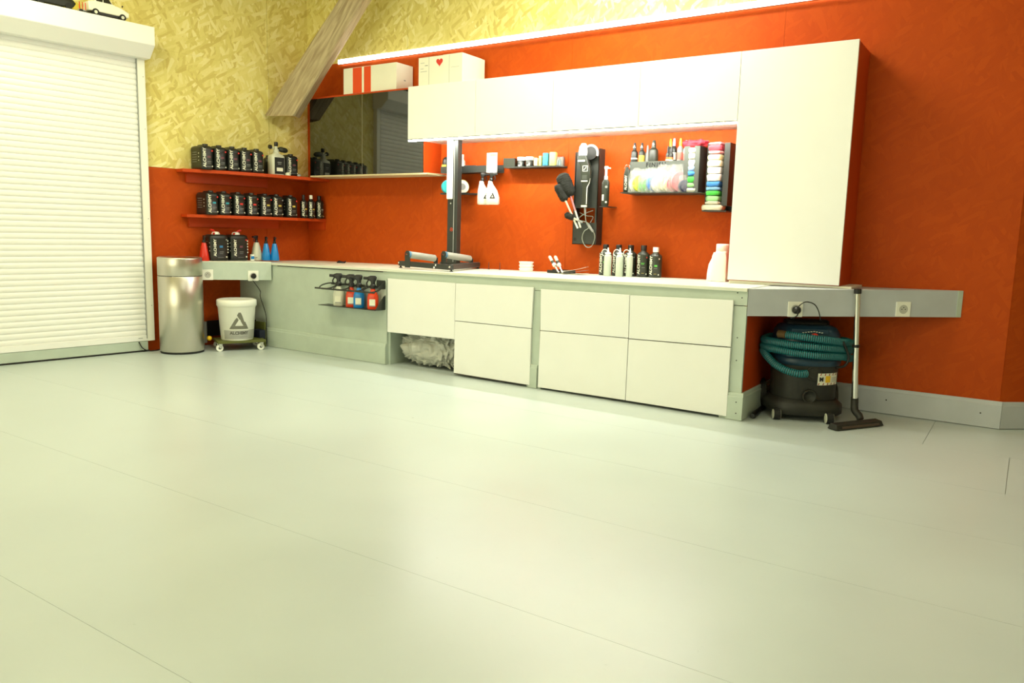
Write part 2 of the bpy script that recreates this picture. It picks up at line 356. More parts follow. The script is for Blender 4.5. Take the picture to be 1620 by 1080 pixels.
box = MB(); pr = [(0, 2.352), (-.1875, 2.352), (-.1875, 2.225), (-.105, 2.142), (0, 2.142)]
box.hexa([(W0-.06, y, z) for y, z in pr], [(.052, y, z) for y, z in pr]); box.build('shutter_box', M_SHUT, door, .004)
MB().box(W0-.05, -.01, -.03, 0, .012, .08).build('sill', M_GREY, door)
MB().box(W0-.05, .0, -.032, 0, .0, .011).build('sill_gap', M_DARK, door)
for k, zz in enumerate((.35, 1.0, 1.65, 2.02)): MB().lathe([(.0035, 0), (.0035, .001)], 8, (.022, -.045, zz), 'y').build('screw', M_PG, door)
MB().box(-.082, -.05, -.0352, -.034, .103, .1055).build('maker_mark', M_RUB, door)
cab = MB(); pts = [LW(1.55, .035, .078), LW(1.53, .05, .03), LW(1.48, .05, .006), LW(1.40, .04, .006), LW(1.38, .03, .03), LW(1.38, .02, .08)]
def smoothpath(P, n=8):
    P = [Vector(p) for p in P]; out = []
    for i in range(len(P)-1):
        p0 = P[max(i-1, 0)]; p1 = P[i]; p2 = P[i+1]; p3 = P[min(i+2, len(P)-1)]
        for k in range(n):
            t = k/n; out.append(.5*((2*p1)+(p2-p0)*t+(2*p0-5*p1+4*p2-p3)*t*t+(-p0+3*p1-3*p2+p3)*t**3))
    out.append(P[-1]); return out
tag(MB().tube(smoothpath(pts), .004, 6).build('power_cable', M_RUB), 'thin black cable looped on the floor below the shutter rail', 'cable')

# ------------------------------------------------------------------ counter
XE = 4.170
def slabpts(off=0): return None
wt = MB()
wt.hexa([(.0, 0, zT(0)-.018), (XE, 0, zT(XE)-.018), (XE, yF(XE)-.012, zT(XE)-.018), (-.078, yF(0)-.012, zT(0)-.018)],
        [(.0, 0, zT(0)), (XE, 0, zT(XE)), (XE, yF(XE)-.012, zT(XE)), (-.078, yF(0)-.012, zT(0))])
tag(wt.build('worktop', M_TOP, None, .002), 'long pale painted worktop along the orange back wall', 'worktop')
ct = thing('workbench', 'long grey painted panel closing the left part of the worktop, behind the spray bottle rack', 'panel', (0, 0, 0))
ct_r = thing('bench_rail', 'grey painted rail under the worktop edge above the white drawers', 'rail', (0, 0, 0))
ct_m = thing('bench_post', 'narrow grey post between the second and third white base cabinets', 'post', (0, 0, 0), 0, 'grey bench posts')
ct_e = thing('bench_post', 'grey end post of the worktop with a red side panel beside the vacuum cleaner', 'post', (0, 0, 0), 0, 'grey bench posts')
def fpanel(pxs, off, th):
    """slab whose front is the pixel quad on the counter plane pushed off forward"""
    P = [Fp(x, y, off) for x, y in pxs]; return MB().extr(P, (0, th, 0))
# left grey panel
xl = -.077; xr = Fp(612, 500).x
def fx(x, off, z): return Vector((x, yF(x)-off, z))
MB().hexa([fx(xl, 0, 0), fx(xr, 0, 0), fx(xr, -.018, 0), fx(xl, -.018, 0)], [fx(xl, 0, zT(xl)-.021), fx(xr, 0, zT(xr)-.021), fx(xr, -.018, zT(xr)-.021), fx(xl, -.018, zT(xl)-.021)]).build('side_panel', M_GREY, ct)
# rail under worktop (frieze)
MB().hexa([fx(xr, 0, .615), fx(XE, 0, .618), fx(XE, -.018, .618), fx(xr, -.018, .615)], [fx(xr, 0, zT(xr)-.018), fx(XE, 0, zT(XE)-.018), fx(XE, -.018, zT(XE)-.018), fx(xr, -.018, zT(xr)-.018)]).build('board', M_GREY, ct_r)
def post(a, b, ct, name='post_board'):
    MB().hexa([fx(a, 0, 0), fx(b, 0, 0), fx(b, -.018, 0), fx(a, -.018, 0)], [fx(a, 0, .614), fx(b, 0, .614), fx(b, -.018, .614), fx(a, -.018, .614)]).build(name, M_GREY, ct)
post(Fp(840, 520).x-.02, Fp(856, 520).x+.01, ct_m); post(Fp(1152, 560).x-.03, XE, ct_e)
# plinths
def plinth(a, b, h, parent, n=(0, -1, 0)): return baseboard('plinth', a, b, n, h, M_GREY, 0.002, parent)
plinth(fx(.16, 0, 0), fx(xr, 0, 0), .152, ct)
plinth(fx(Fp(837.6, 600).x, 0, 0), fx(Fp(850.6, 600).x, 0, 0), .148, ct_m)
plinth(fx(Fp(1149.8, 640).x, 0, 0), fx(XE+.016, 0, 0), .148, ct_e)
plinth(fx(XE, 0, 0), Vector((XE, -.02, 0)), .148, ct_e, (1, 0, 0))
MB().hexa([(XE-.018, yF(XE)+.018, 0), (XE, yF(XE)+.018, 0), (XE, 0, 0), (XE-.018, 0, 0)], [(XE-.018, yF(XE)+.018, .69), (XE, yF(XE)+.018, .69), (XE, 0, .69), (XE-.018, 0, .69)]).build('end_panel', M_RED, ct_e)
for px, py in ((1167, 463), (1174, 471), (1166.5, 534), (1165, 570), (1164.5, 636), (1164, 653.5)):
    MB().lathe([(.0035, 0), (.0035, .0008)], 8, Fp(px, py, .0165 if py > 630 else .0), 'y').build('screw', M_RUB, ct_e)
MB().hexa([fx(.40, .0005, zT(.4)-.0245), fx(1.55, .0005, zT(1.55)-.0245), fx(1.55, -.001, zT(1.55)-.0245), fx(.40, -.001, zT(.4)-.0245)], [fx(.40, .0005, zT(.4)-.0195), fx(1.55, .0005, zT(1.55)-.0195), fx(1.55, -.001, zT(1.55)-.0195), fx(.40, -.001, zT(.4)-.0195)]).build('gap', M_DARK, ct)
# drawers
G = .0022
def front(pxs, parent, name='drawer_front'):
    return fpanel(pxs, .018, .016).build(name, M_WHITE, parent, .0015)
def carcass(x0, x1, parent, z0=.02, z1=.60):
    MB().hexa([fx(x0, -.02, z0), fx(x1, -.02, z0), (x1, -.05, z0), (x0, -.05, z0)], [fx(x0, -.02, z1), fx(x1, -.02, z1), (x1, -.05, z1), (x0, -.05, z1)]).build('carcass', M_WHITE, parent)
c1 = thing('base_cabinet', 'white base cabinet with a flap door above the open niche holding crumpled plastic', 'cabinet', (0, 0, 0), 0, 'white base cabinets')
front([(613.2, 440.3), (720.2, 448), (718.7, 536.5), (612.6, 524.8)], c1, 'flap_door')
x0 = Fp(613, 500).x; x1 = Fp(718.5, 560).x
MB().hexa([fx(x0+.02, -.02, .27), fx(x1-.01, -.02, .27), (x1-.01, -.05, .27), (x0+.02, -.05, .27)], [fx(x0+.02, -.02, .6), fx(x1-.01, -.02, .6), (x1-.01, -.05, .6), (x0+.02, -.05, .6)]).build('carcass', M_GREY, c1)
c2 = thing('base_cabinet', 'white two-drawer base cabinet right of the open niche and left of the grey post', 'cabinet', (0, 0, 0), 0, 'white base cabinets')
front([(721.0, 448.2), (843.8, 454.6), (840.2, 519.2), (719.6, 506.8)], c2); front([(719.6, 507.9), (840.0, 520.3), (837.3, 609.0), (717.7, 589.6)], c2)
carcass(x1+.005, Fp(838, 560).x-.02, c2)
c3 = thing('base_cabinet', 'white two-drawer base cabinet just right of the narrow grey post', 'cabinet', (0, 0, 0), 0, 'white base cabinets')
front([(855.6, 457.2), (995.7, 466.6), (993.9, 534.4), (854.5, 522.2)], c3); front([(854.4, 523.2), (993.7, 535.6), (988.7, 632.8), (850.6, 612.2)], c3)
carcass(Fp(856, 560).x+.02, Fp(990, 560).x-.006, c3)
c4 = thing('base_cabinet', 'rightmost white two-drawer base cabinet beside the grey end post', 'cabinet', (0, 0, 0), 0, 'white base cabinets')
front([(996.6, 467.2), (1160.2, 475.0), (1155.7, 548.6), (994.8, 535.0)], c4); front([(994.6, 536.4), (1155.5, 550.2), (1149.0, 658.4), (989.6, 633.2)], c4)
carcass(Fp(990, 560).x+.006, Fp(1150, 560).x-.03, c4)
MB().hexa([fx(xr, -.018, 0), fx(xr+.018, -.018, 0), (xr+.018, -.02, 0), (xr, -.02, 0)], [fx(xr, -.018, .60), fx(xr+.018, -.018, .60), (xr+.018, -.02, .6), (xr, -.02, .6)]).build('niche_side', M_GREY, c1)
# shadow gap board behind the fronts
for (a, b, c) in ((Fp(719, 560).x, Fp(838, 560).x, c2), (Fp(853, 560).x, Fp(989, 560).x, c3), (Fp(991, 560).x, Fp(1150, 560).x, c4)):
    MB().hexa([fx(a, .001, .01), fx(b, .001, .01), fx(b, -.002, .01), fx(a, -.002, .01)], [fx(a, .001, .60), fx(b, .001, .60), fx(b, -.002, .60), fx(a, -.002, .60)]).build('gap_edge', mat('brown_edge', (96, 84, 66), .7), c)

# crumpled plastic in the niche
def crumple(cx, cy, cz, a, b, c, seed, amp, nu=120, nv=70, cell=7.):
    mb = MB(); vs = []
    for j in range(nv+1):
        ph = math.pi*j/nv-math.pi/2
        for i in range(nu):
            th = 2*math.pi*i/nu
            d = Vector((math.copysign(abs(math.cos(th))**.7, math.cos(th))*math.cos(ph)**.6 if abs(math.cos(ph)) > 1e-6 else 0, math.copysign(abs(math.sin(th))**.7, math.sin(th))*(abs(math.cos(ph))**.6), math.copysign(abs(math.sin(ph))**.8, math.sin(ph))))
            q = d*1.0; p = Vector((d.x*a, d.y*b, d.z*c))
            s = Vector((p.x*cell, p.y*cell, p.z*cell*.42))+Vector((seed, seed*2, seed*3))
            s += noise.noise_vector(s*.7)*.8
            n1 = abs(noise.noise(s)); n2 = abs(noise.noise(s*2.3)); n3 = abs(noise.noise(s*5.1))
            k = 1-amp*(1-2.2*n1)-amp*.5*(1-2.2*n2)-amp*.22*(1-2*n3)
            vs.append(Vector((cx, cy, cz))+Vector((p.x*k, p.y*k, p.z*k)))
    fs = [(j*nu+i, j*nu+(i+1) % nu, (j+1)*nu+(i+1) % nu, (j+1)*nu+i) for j in range(nv) for i in range(nu)]
    mb.add(vs, fs, True); return mb
M_BAG = mat('translucent_grey_plastic_sheet', (196, 196, 184), .22, trans=.1, spec=.8)
nx = (x0+x1)/2
tag(crumple(nx+.02, yF(nx)+.2, .128, .34, .17, .125, 3.1, .15, nu=200, nv=110, cell=19).build('crumpled_plastic_bag', M_BAG), 'crumpled translucent grey plastic bag stuffed in the open niche under the flap', 'bag')

# ------------------------------------------------------------------ left corner bench (wall box with sockets)
bn = thing('wall_bench', 'grey painted box bench on the left wall carrying cans and spray bottles', 'bench', (0, 0, 0))
bf0 = LW(1.135, .228, 0); bf1 = Vector((.343, yF(.343)-.014, 0))
bpoly = [(LW(1.135, .002, 0).x, LW(1.135, .002, 0).y), (bf0.x, bf0.y), (bf1.x, bf1.y), (-.076, yF(0)-.014)]
MB().prism(bpoly, .662, .687).build('bench_top', M_TOP, bn, .001)
ev = (bf1-bf0).normalized(); en = Vector((ev.y, -ev.x, 0))
def benchP(a, off, z): q = bf0+ev*a+en*off; return Vector((q.x, q.y, z))
LB = (bf1-bf0).length
MB().hexa([benchP(0, .001, .547), benchP(LB, .001, .540), benchP(LB, -.016, .540), benchP(0, -.016, .547)], [benchP(0, .001, .684), benchP(LB, .001, .678), benchP(LB, -.016, .678), benchP(0, -.016, .684)]).build('front_board', M_GREY, bn)
MB().prism(bpoly, .60, .615).build('under_board', M_GREY, bn)
def socket(parent_label, loc, rz, plug=False, group='white wall sockets'):
    t = thing('wall_socket', parent_label, 'socket', loc, rz, group)
    MB().box(-.04, .04, -.008, 0, -.04, .04).build('cover_plate', M_PW, t, .002)
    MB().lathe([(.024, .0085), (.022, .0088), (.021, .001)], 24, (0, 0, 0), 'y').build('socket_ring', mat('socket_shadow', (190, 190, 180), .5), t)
    for dx, dz in ((-.0095, 0), (.0095, 0), (0, .010)): MB().lathe([(.0028, .009), (.0028, .0095)], 8, (dx, 0, dz), 'y').build('pin_hole', M_RUB, t)
    if plug:
        MB().lathe([(.019, .009), (.021, .02), (.019, .036), (.010, .044)], 18, (0, 0, -.002), 'y').build('plug', M_BLK, t)
    return t
brot = math.atan2(ev.y, ev.x)
def bench_at(px, py):
    d = ray(px, py); n = en; t = (bf0+en*.001-CAM).dot(n)/d.dot(n); return CAM+d*t
socket('white wall socket at the left end of the left bench beside the steel bin', bench_at(328.5, 434.5), brot)
socket('white wall socket with a black plug on the left bench above the bucket', bench_at(400.5, 436), brot, True)
q = bench_at(400.5, 436)
tag(MB().tube(smoothpath([q+Vector((0, -.01, -.03)), q+Vector((.03, .04, -.12)), Fp(412, 470, .03), Fp(421, 500, .03), Fp(421, 530, .03), Fp(422, 541, .03), Vector((Fp(425, 545).x, yF(0)-.04, .006))]), .003, 6).build('power_cable', M_RUB), 'thin dark cable hanging down the grey panel from the socket over the bucket', 'cable')

# ------------------------------------------------------------------ right triangular bench
rb = thing('wall_bench', 'grey triangular wall bench tapering to the right over the vacuum cleaner', 'bench', (0, 0, 0))
r0 = Vector((XE+.002, yF(XE)-.0, 0)); r1 = Vector((5.098, -.004, 0))
zt0, zt1, hb = .707, .7225, .143
rn = (r1-r0).normalized(); rnn = Vector((rn.y, -rn.x, 0)); rl = (r1-r0).length
def RB(a, off, z): q = r0+rn*a+rnn*off; return Vector((q.x, q.y, z))
MB().hexa([(XE+.002, -.001, zt0-.02), (r1.x, r1.y, zt1-.02), (r0.x, r0.y, zt0-.02)], [(XE+.002, -.001, zt0), (r1.x, r1.y, zt1), (r0.x, r0.y, zt0)]).build('bench_top', M_GREY2, rb)
MB().hexa([RB(0, .001, zt0-hb), RB(rl, .001, zt1-hb), RB(rl, -.016, zt1-hb), RB(.02, -.016, zt0-hb)], [RB(0, .001, zt0-.006), RB(rl, .001, zt1-.005), RB(rl, -.016, zt1-.005), RB(.02, -.016, zt0-.006)]).build('front_board', M_GREY2, rb)
MB().hexa([RB(rl-.02, .006, zt1-hb), RB(rl+.006, .006, zt1-hb), RB(rl+.006, -.006, zt1-hb), RB(rl-.02, -.006, zt1-hb)], [RB(rl-.02, .006, zt1), RB(rl+.006, .006, zt1), RB(rl+.006, -.006, zt1), RB(rl-.02, -.006, zt1)]).build('end_trim', M_GREY, rb)
def rb_at(px, py, off=.001):
    d = ray(px, py); t = (r0+rnn*off-CAM).dot(rnn)/d.dot(rnn); return CAM+d*t
rrot = math.atan2(rn.y, rn.x)
socket('white wall socket with a black plug on the right bench above the vacuum cleaner', rb_at(1257.5, 489), rrot, True)
socket('empty white wall socket on the right bench nearest its tapered end', rb_at(1428, 489), rrot)

# ------------------------------------------------------------------ wall cabinets
YU = -.3317; ZU0, ZU1 = 1.629, 2.006
edges = [1.450, 2.070, 2.697, 3.311, 3.925]
labs = ['white wall cabinet at the left end beside the dark glass doors', 'second white wall cabinet from the left, above the hanging white sprayers',
        'third white wall cabinet from the left, above the polisher board', 'white wall cabinet touching the tall cabinet, above the bag rack']
for i in range(4):
    a, b = edges[i], edges[i+1]; t = thing('wall_cabinet', labs[i], 'cabinet', (a, 0, ZU0), 0, 'white wall cabinets')
    ba = .062 if i == 0 else 0
    MB().box(ba, b-a, YU+.018, -.001, 0, ZU1-ZU0).build('body', M_WHITE, t)
    MB().box(.0012, b-a-.0012, YU, YU+.0165, .004, ZU1-ZU0+.003).build('door', M_WHITE, t, .0012)
tc_ = thing('tall_cabinet', 'tall white cabinet with red sides standing at the right end of the worktop', 'cabinet', (3.925, 0, .7265))
MB().box(.003, 4.54-3.925-.002, YU+.02, -.001, 0, 2.006-.7265).build('body', M_RED, tc_)
MB().box(.001, 4.54-3.925, YU, YU+.0165, .004, 2.009-.7265).build('door', M_WHITE, tc_, .0012)
sl_ = MB(); sl_.hexa([(3.93, YU+.02, zT(3.93)+.0005), (4.60, YU+.02, zT(4.6)-.0+.001), (4.60, -.001, zT(4.6)+.001), (3.93, -.001, zT(3.93)+.0005)], [(3.93, YU+.02, .7255), (4.60, YU+.02, .7255), (4.60, -.001, .7255), (3.93, -.001, .7255)])
tag(sl_.build('plinth_board', M_CARD, None), 'thin pale board under the tall white cabinet', 'board')
# glass cabinet
gx0, gx1, gy = .270, 1.505, -.218
gc = thing('glass_cabinet', 'shallow red wall cabinet with dark smoked glass doors in the corner', 'cabinet', (gx0, 0, 1.386))
GH = 2.030-1.386; GW = gx1-gx0
MB().box(0, GW, gy+.008, -.001, .012, GH-.012).build('body', M_RED, gc)
MB().box(0, GW, gy+.001, -.001, GH-.012, GH).build('top_board', M_RED, gc)
MB().box(-.0, GW+.05, gy+.0, -.001, 0, .012).build('bottom_board', mat('pale_board_edge', (206, 190, 150), .6), gc)
xs = Yp(573, 220, gy).x-gx0
for i_, (a, b) in enumerate(((0.001, xs-.001), (xs+.001, GW-.001))):
    d_ = MB().box(a, b, gy, gy+.007, .013, GH-.013).build('glass_door', M_GLASS, gc)
MB().box(xs-.0012, xs+.0012, gy-.0008, gy+.001, .013, GH-.013).build('door_edge', M_ALU, gc)
# strip under the wall cabinets
t = thing('light_strip', 'slim glowing light strip under the front edge of the white wall cabinets', 'light', (1.452, YU+.001, ZU0-.0005))
Lw = 3.922-1.452
MB().box(0, Lw, .001, .018, -.003, 0).build('profile', M_ALU, t)
MB().tube([(.004, .007, -.006), (Lw-.004, .007, -.006)], .0058, 10).build('diffuser', M_LED2, t)
# wall tube
t = thing('light_tube', 'long bright white light tube on the wall above the cabinets', 'light', (0, 0, 0))
ta = Yp(537, 97, -.02).x; tb = 4.75
MB().box(ta, tb, -.012, -.0005, ZB-.012, ZB+.012).build('rail', M_ALU, t)
MB().box(ta, tb, -.034, -.0125, ZB-.020, ZB-.018).build('lip', M_ALU, t); MB().box(ta, tb, -.034, -.0125, ZB+.018, ZB+.020).build('lip', M_ALU, t); MB().box(ta+.002, tb-.002, -.036, -.0125, ZB-.0175, ZB+.0175).build('diffuser', M_LED, t)

# ------------------------------------------------------------------ corner shelves
def shelf(label, poly, z0, z1, cleats):
    t = thing('corner_shelf', label, 'shelf', (0, 0, 0), 0, 'red corner shelves')
    MB().prism(poly, z0, z1).build('board', M_RED, t, .0015)
    for a, b in cleats:
        n = NL if abs(a.y-b.y) > .1 else Vector((0, -1, 0))
        off = n*.0015
        MB().extr([a+off+Vector((0, 0, z0-.0005)), b+off+Vector((0, 0, z0-.0005)), b+off+Vector((0, 0, z0-.072)), a+off+Vector((0, 0, z0-.072))], n*.018).build('cleat', M_RED, t)
P2 = lambda u, v: (LW(u, v, 0).x, LW(u, v, 0).y)
shelf('upper red corner shelf carrying black jerrycans and the foam sprayer', [P2(1.20, .002), P2(1.205, .11), P2(.9, .225), P2(.6, .275), (gx0-.002, gy-.004), (gx0-.002, -.001), P2(.001, .001)], 1.360, 1.385,
      [(LW(1.131, 0, 0), LW(.42, 0, 0))])
shelf('lower red corner shelf carrying jerrycans and three small bottles', [P2(1.175, .002), P2(1.178, .105), P2(.9, .215), P2(.6, .262), P2(.3, .27), (.20, -.155), (.224, -.001), P2(.001, .001)], 1.020, 1.043,
      [(LW(1.12, 0, 0), LW(.32, 0, 0)), (Vector((.02, 0, 0)), Vector((.218, 0, 0)))])

# ------------------------------------------------------------------ jerrycans and bottles
def logo(size, m, depth=.0008):
    """broken triangle emblem in the XZ plane, facing -Y, centred"""
    mb = MB(); S = size
    def q(pts): mb.extr([(x*S, -depth, z*S) for x, z in pts], (0, depth, 0))
    for k in range(10):
        a, b = k/10, (k+1)/10; q([(-.5+a, -.42), (-.5+b, -.42), (-.41+.83*b, -.24), (-.41+.83*a, -.24)])
    q([(-.40, -.235), (-.21, -.235), (-.02, .10), (-.10, .24), (-.20, .12)])
    q([(.22, -.235), (.42, -.235), (.08, .52), (-.02, .52), (-.10, .36)])
    return mb.mesh('emblem', m)
CW, CDp, CH = .101, .188, .178
def can_body(w=CW, d=CDp, h=CH):
    hw, hd = w/2, d/2
    return MB().loft([(0, hw*.86, hd*.92), (.004, hw*.95, hd*.97), (.012, hw, hd), (h*.16, hw, hd), (h*.17, hw*.985, hd*.99), (h*.80, hw*.985, hd*.99), (h*.82, hw, hd), (h*.90, hw*.99, hd*.985), (h*.965, hw*.9, hd*.93), (h, hw*.66, hd*.80)], 28, p=5.5)
def make_can(label, patch, badge=True, loc=(0, 0, 0), rz=0, w=CW, d=CDp, h=CH, group='black jerrycans', capc=None, spout=False):
    t = thing('jerrycan', label, 'jerrycan', loc, rz, group)
    can_body(w, d, h).build('body', M_CAN, t)
    MB().loft([(h-.004, .012, d*.26), (h+.010, .011, d*.24), (h+.013, .008, d*.2)], 16, c=(w*.06, .02, 0), p=3).build('handle', M_CAN, t)
    if not spout: MB().lathe([(.021, h-.006), (.021, h+.012), (.019, h+.014)], 20, (-.0, -d*.28, 0)).build('cap', M_BLK, t)
    fy = -d/2*.99-.0008
    tm = text_mesh('ALCHIMY', .034*h/CH*(.80 if spout else 1), M_TXT, .0008, .0009, True, 1.0)
    ob('lettering', tm, t, loc=(-w*.27, fy, h*.50))
    if patch: MB().box(-.004, .022, fy-.0004, fy+.001, h*.50, h*.58).build('name_patch', patch, t)
    MB().box(-.006, .028, fy-.0004, fy+.001, h*.33, h*.345).build('print_line', M_PG, t); MB().box(-.006, .024, fy-.0004, fy+.001, h*.27, h*.28).build('print_line', M_PG, t)
    MB().box(-.02, .030, fy-.0004, fy+.001, h*.12, h*.128).build('print_line', M_PG, t)
    if badge: MB().lathe([(.0065, 0), (.0065, .0006)], 14, (w*.34, fy+.0003, h*.80), 'y').build('badge', M_REDD, t)
    else: MB().lathe([(.0055, 0), (.0055, .0006)], 14, (w*.34, fy+.0003, h*.80), 'y').build('badge', M_PG, t)
    MB().box(w*.30, w*.37, fy-.0004, fy+.001, h*.12, h*.17).build('corner_mark', M_TXT, t)
    # embossed ribs on the left side
    for k in range(5): MB().box(-w/2*.99-.001, -w/2*.99+.001, -.015+.0*k, .05, h*(.32+.1*k), h*(.335+.1*k)).build('side_print', M_PG, t)
    for k in range(3): MB().lathe([(.004, -.0006), (.004, .0006)], 10, (-w/2*.99, -.045, h*(.38+.15*k)), 'x').build('side_mark', M_TXT, t)
    return t
M_CYAN = mat('cyan_print', (40, 150, 170), .6); M_PINK = mat('mauve_print', (110, 60, 70), .6); M_YELP = mat('yellow_print', (190, 170, 70), .6)
M_GRNP = mat('green_print', (90, 190, 70), .6); M_BLUP = mat('blue_print', (50, 120, 170), .6)
ordn = ['leftmost', 'second', 'third', 'fourth', 'fifth', 'sixth', 'seventh']
vtop = [.10, .105, .11, .115, .12]
for i, px in enumerate([323.6, 345.2, 366.2, 386.0, 405.0]):
    v = .104+.012*i; u = uL(px, 240, v+CDp/2)-CW*.27
    make_can(['leftmost black jerrycan on the upper red shelf, its side showing', 'second black jerrycan from the left on the upper red shelf', 'middle of the five black jerrycans standing together on the upper red shelf',
              'fourth black jerrycan from the left on the upper red shelf', 'fifth black jerrycan on the upper red shelf, just left of the foam sprayer'][i], M_PINK, loc=LW(u, v, 1.3855), rz=ROTL, group='jerrycans on the upper shelf')
u = uL(459.5, 250, .26)-CW*.27
make_can('black jerrycan at the right end of the upper shelf beside the foam sprayer', M_PINK, loc=LW(u, .165, 1.3855), rz=ROTL, w=.115, group='jerrycans on the upper shelf', h=.165)
pc = [M_CYAN, M_CYAN, M_REDD, M_REDD, M_YELP, M_YELP, M_YELP]
for i, px in enumerate([332.5, 353.4, 375.8, 397, 418.6, 437, 459.3]):
    v = .104+.008*i; u = uL(px, 318, v+CDp/2)-CW*.26
    make_can(['leftmost black jerrycan on the lower red shelf, with a cyan mark and its side showing', 'second black jerrycan on the lower red shelf, with a cyan mark', 'third black jerrycan on the lower red shelf, the left one with a red mark',
              'fourth black jerrycan on the lower red shelf, the right one with a red mark', 'fifth black jerrycan on the lower red shelf, with a yellow mark and red badge', 'sixth black jerrycan on the lower red shelf, with a grey badge',
              'seventh black jerrycan on the lower red shelf, next to the small bottles'][i], pc[i], badge=(i != 5), loc=LW(u, v, 1.0435), rz=ROTL, w=.103, h=.172, group='jerrycans on the lower shelf')

def round_bottle(label, loc, rz=0, h=.205, r=.033, capm=None, body=None, patch=None, group='black round bottles', badge=None, txt=True, code=None):
    t = thing('bottle', label, 'bottle', loc, rz, group)
    hb_ = h*.80
    MB().lathe([(r*.9, 0), (r, .004), (r, hb_*.86), (r*.93, hb_*.91), (r*.6, hb_*.98), (r*.42, hb_*1.02), (r*.42, hb_*1.06)], 24).build('body', body or M_BOT, t)
    MB().lathe([(r*.47, hb_*1.05), (r*.47, h-.002), (r*.42, h)], 18).build('cap', capm or M_BLK, t)
    fy = -r-.0009
    if txt: 
        o = ob('lettering', text_mesh('ALCHIMY', .030*h/.205, M_TXT, .001, .0006, True), t, loc=(-r*.62, -r*.80-.001, h*.40)); o.rotation_euler = (0, 0, -.66)
    if code: ob('code', text_mesh(code, .016, M_GRNP, .0012, .0004), t, loc=(.0, fy+.0006, h*.42))
    if patch and not code: MB().box(-.004, .014, fy+.001, fy+.003, h*.36, h*.42).build('name_patch', patch, t)
    MB().box(-.006, .015, fy+.0006, fy+.003, h*.30, h*.308).build('print_line', M_PG, t)
    MB().box(-.006, .012, fy+.0006, fy+.003, h*.12, h*.13).build('print_line', M_YELP, t)
    o = MB().lathe([(.0042, 0), (.0042, .0008)], 12).build('badge', badge or M_PG, t); o.rotation_euler = (math.radians(90), 0, .62); o.location = (r*.60, -r*.82, h*.62)
    o = MB().box(-.003, .003, -.001, .001, -.004, .004).build('corner_mark', M_TXT, t); o.rotation_euler = (0, 0, .6); o.location = (r*.58, -r*.84, h*.10)
    return t
for px, v, cm, pt, lb, rr in ((480.0, .20, M_BLK, M_YELP, 'small dark round bottle next to the seventh jerrycan on the lower shelf', .029), (492.0, .215, M_PW, M_YELP, 'small dark bottle with a white cap on the lower red shelf', .031), (505, .21, M_BLK, M_PG, 'small dark bottle with a black cap at the right end of the lower shelf', .037)):
    u = uL(px, 320, v); round_bottle(lb, LW(u, v, 1.0435), ROTL, .196, rr, cm, M_CAN, pt, 'small bottles on the lower shelf')
# big cans on the bench
for i, (px, lb, pt) in enumerate(((341, 'big black jerrycan with red and white spout on the left bench, nearer the bin', M_BLUP), (373, 'big black jerrycan with red and white spout on the bench, beside the white sprayer', M_PINK))):
    v = .115; ww = .158; hh = .205
    uu = uL(px, 390, v+.07)-ww*.27
    t = make_can(lb, pt, badge=(i == 1), loc=LW(uu, v, .6875), rz=ROTL, w=ww, d=.13, h=hh, group='large jerrycans on the bench', spout=True)
    for k in range(5): MB().box(ww/2-.018, ww/2-.010, -.0662, -.064, hh*(.30+.11*k), hh*(.345+.11*k)).build('scale_mark', M_TXT, t)
    s = -1 if i == 0 else 1
    MB().lathe([(.030, 0), (.032, .010), (.024, .022), (.010, .026)], 20, (.0, 0, hh-.004)).build('spout_cap', M_PW, t)
    MB().tube([(0.008*s, 0, hh+.018), (-.02*s*-1, 0, hh+.030), (.045*s, 0, hh+.036)], .008, 8).build('spout', M_REDP, t)
    MB().tube([(.0, 0, hh+.012), (-.028, -.02, hh+.006)], .009, 8).build('spout_clip', M_REDP, t)

def trigger_head(t, z, s=1., m=None, flip=1):
    """spray head: collar, body, nozzle to the left (-x), trigger lever"""
    m = m or M_BLK
    MB().lathe([(.013*s, z), (.014*s, z+.002*s), (.014*s, z+.018*s), (.010*s, z+.022*s)], 16).build('collar', m, t)
    MB().loft([(z+.018*s, .009*s, .009*s, 0, 0), (z+.034*s, .011*s, .009*s, 0, 0), (z+.042*s, .022*s, .009*s, -.006*s*flip, 0), (z+.055*s, .024*s, .009*s, -.006*s*flip, 0), (z+.062*s, .012*s, .006*s, 0, 0)], 16, p=3).build('spray_head', m, t)
    t = [c for c in t.children if c.name.startswith('spray_head')][-1]
    MB().tube([(-.022*s*flip, 0, z+.049*s), (-.045*s*flip, 0, z+.050*s)], .007*s, 10).build('nozzle', m, t)
    MB().tube([(-.020*s*flip, 0, z+.044*s), (-.030*s*flip, 0, z+.026*s), (-.028*s*flip, 0, z+.008*s)], .0035*s, 8).build('trigger', m, t)
def cone_sprayer(label, loc, rz, m, h=.135, r=.035, group='conical spray bottles', headrot=0):
    t = thing('spray_bottle', label, 'spray bottle', loc, rz, group)
    MB().loft([(0, r*.95, r*.75), (.004, r, r*.8), (h*.35, r*.88, r*.7), (h*.75, r*.58, r*.5), (h, r*.36, r*.36)], 24, p=2.5).build('body', m, t)
    trigger_head(t, h-.002, .95)
    return t
def bl(px, v): return LW(uL(px, 400, v), v, .6875)
cone_sprayer('red conical spray bottle standing on the left bench beside the jerrycan', bl(323, .13), ROTL+1.3, M_REDP, .140, .046)
cone_sprayer('white conical spray bottle on the left bench behind the small blue part', bl(406, .12), ROTL+.2, M_CREAM, .145, .050)
cone_sprayer('blue conical spray bottle on the left bench, nearer the white one', bl(421, .17), ROTL+1.25, M_BLUE, .138, .045)
cone_sprayer('rightmost blue conical spray bottle on the left bench', bl(434.5, .21), ROTL+1.25, M_BLUE, .138, .045)
t = thing('hose_connector', 'small blue and white hose connector lying in front of the white spray bottle', 'connector', bl(399, .20), ROTL)
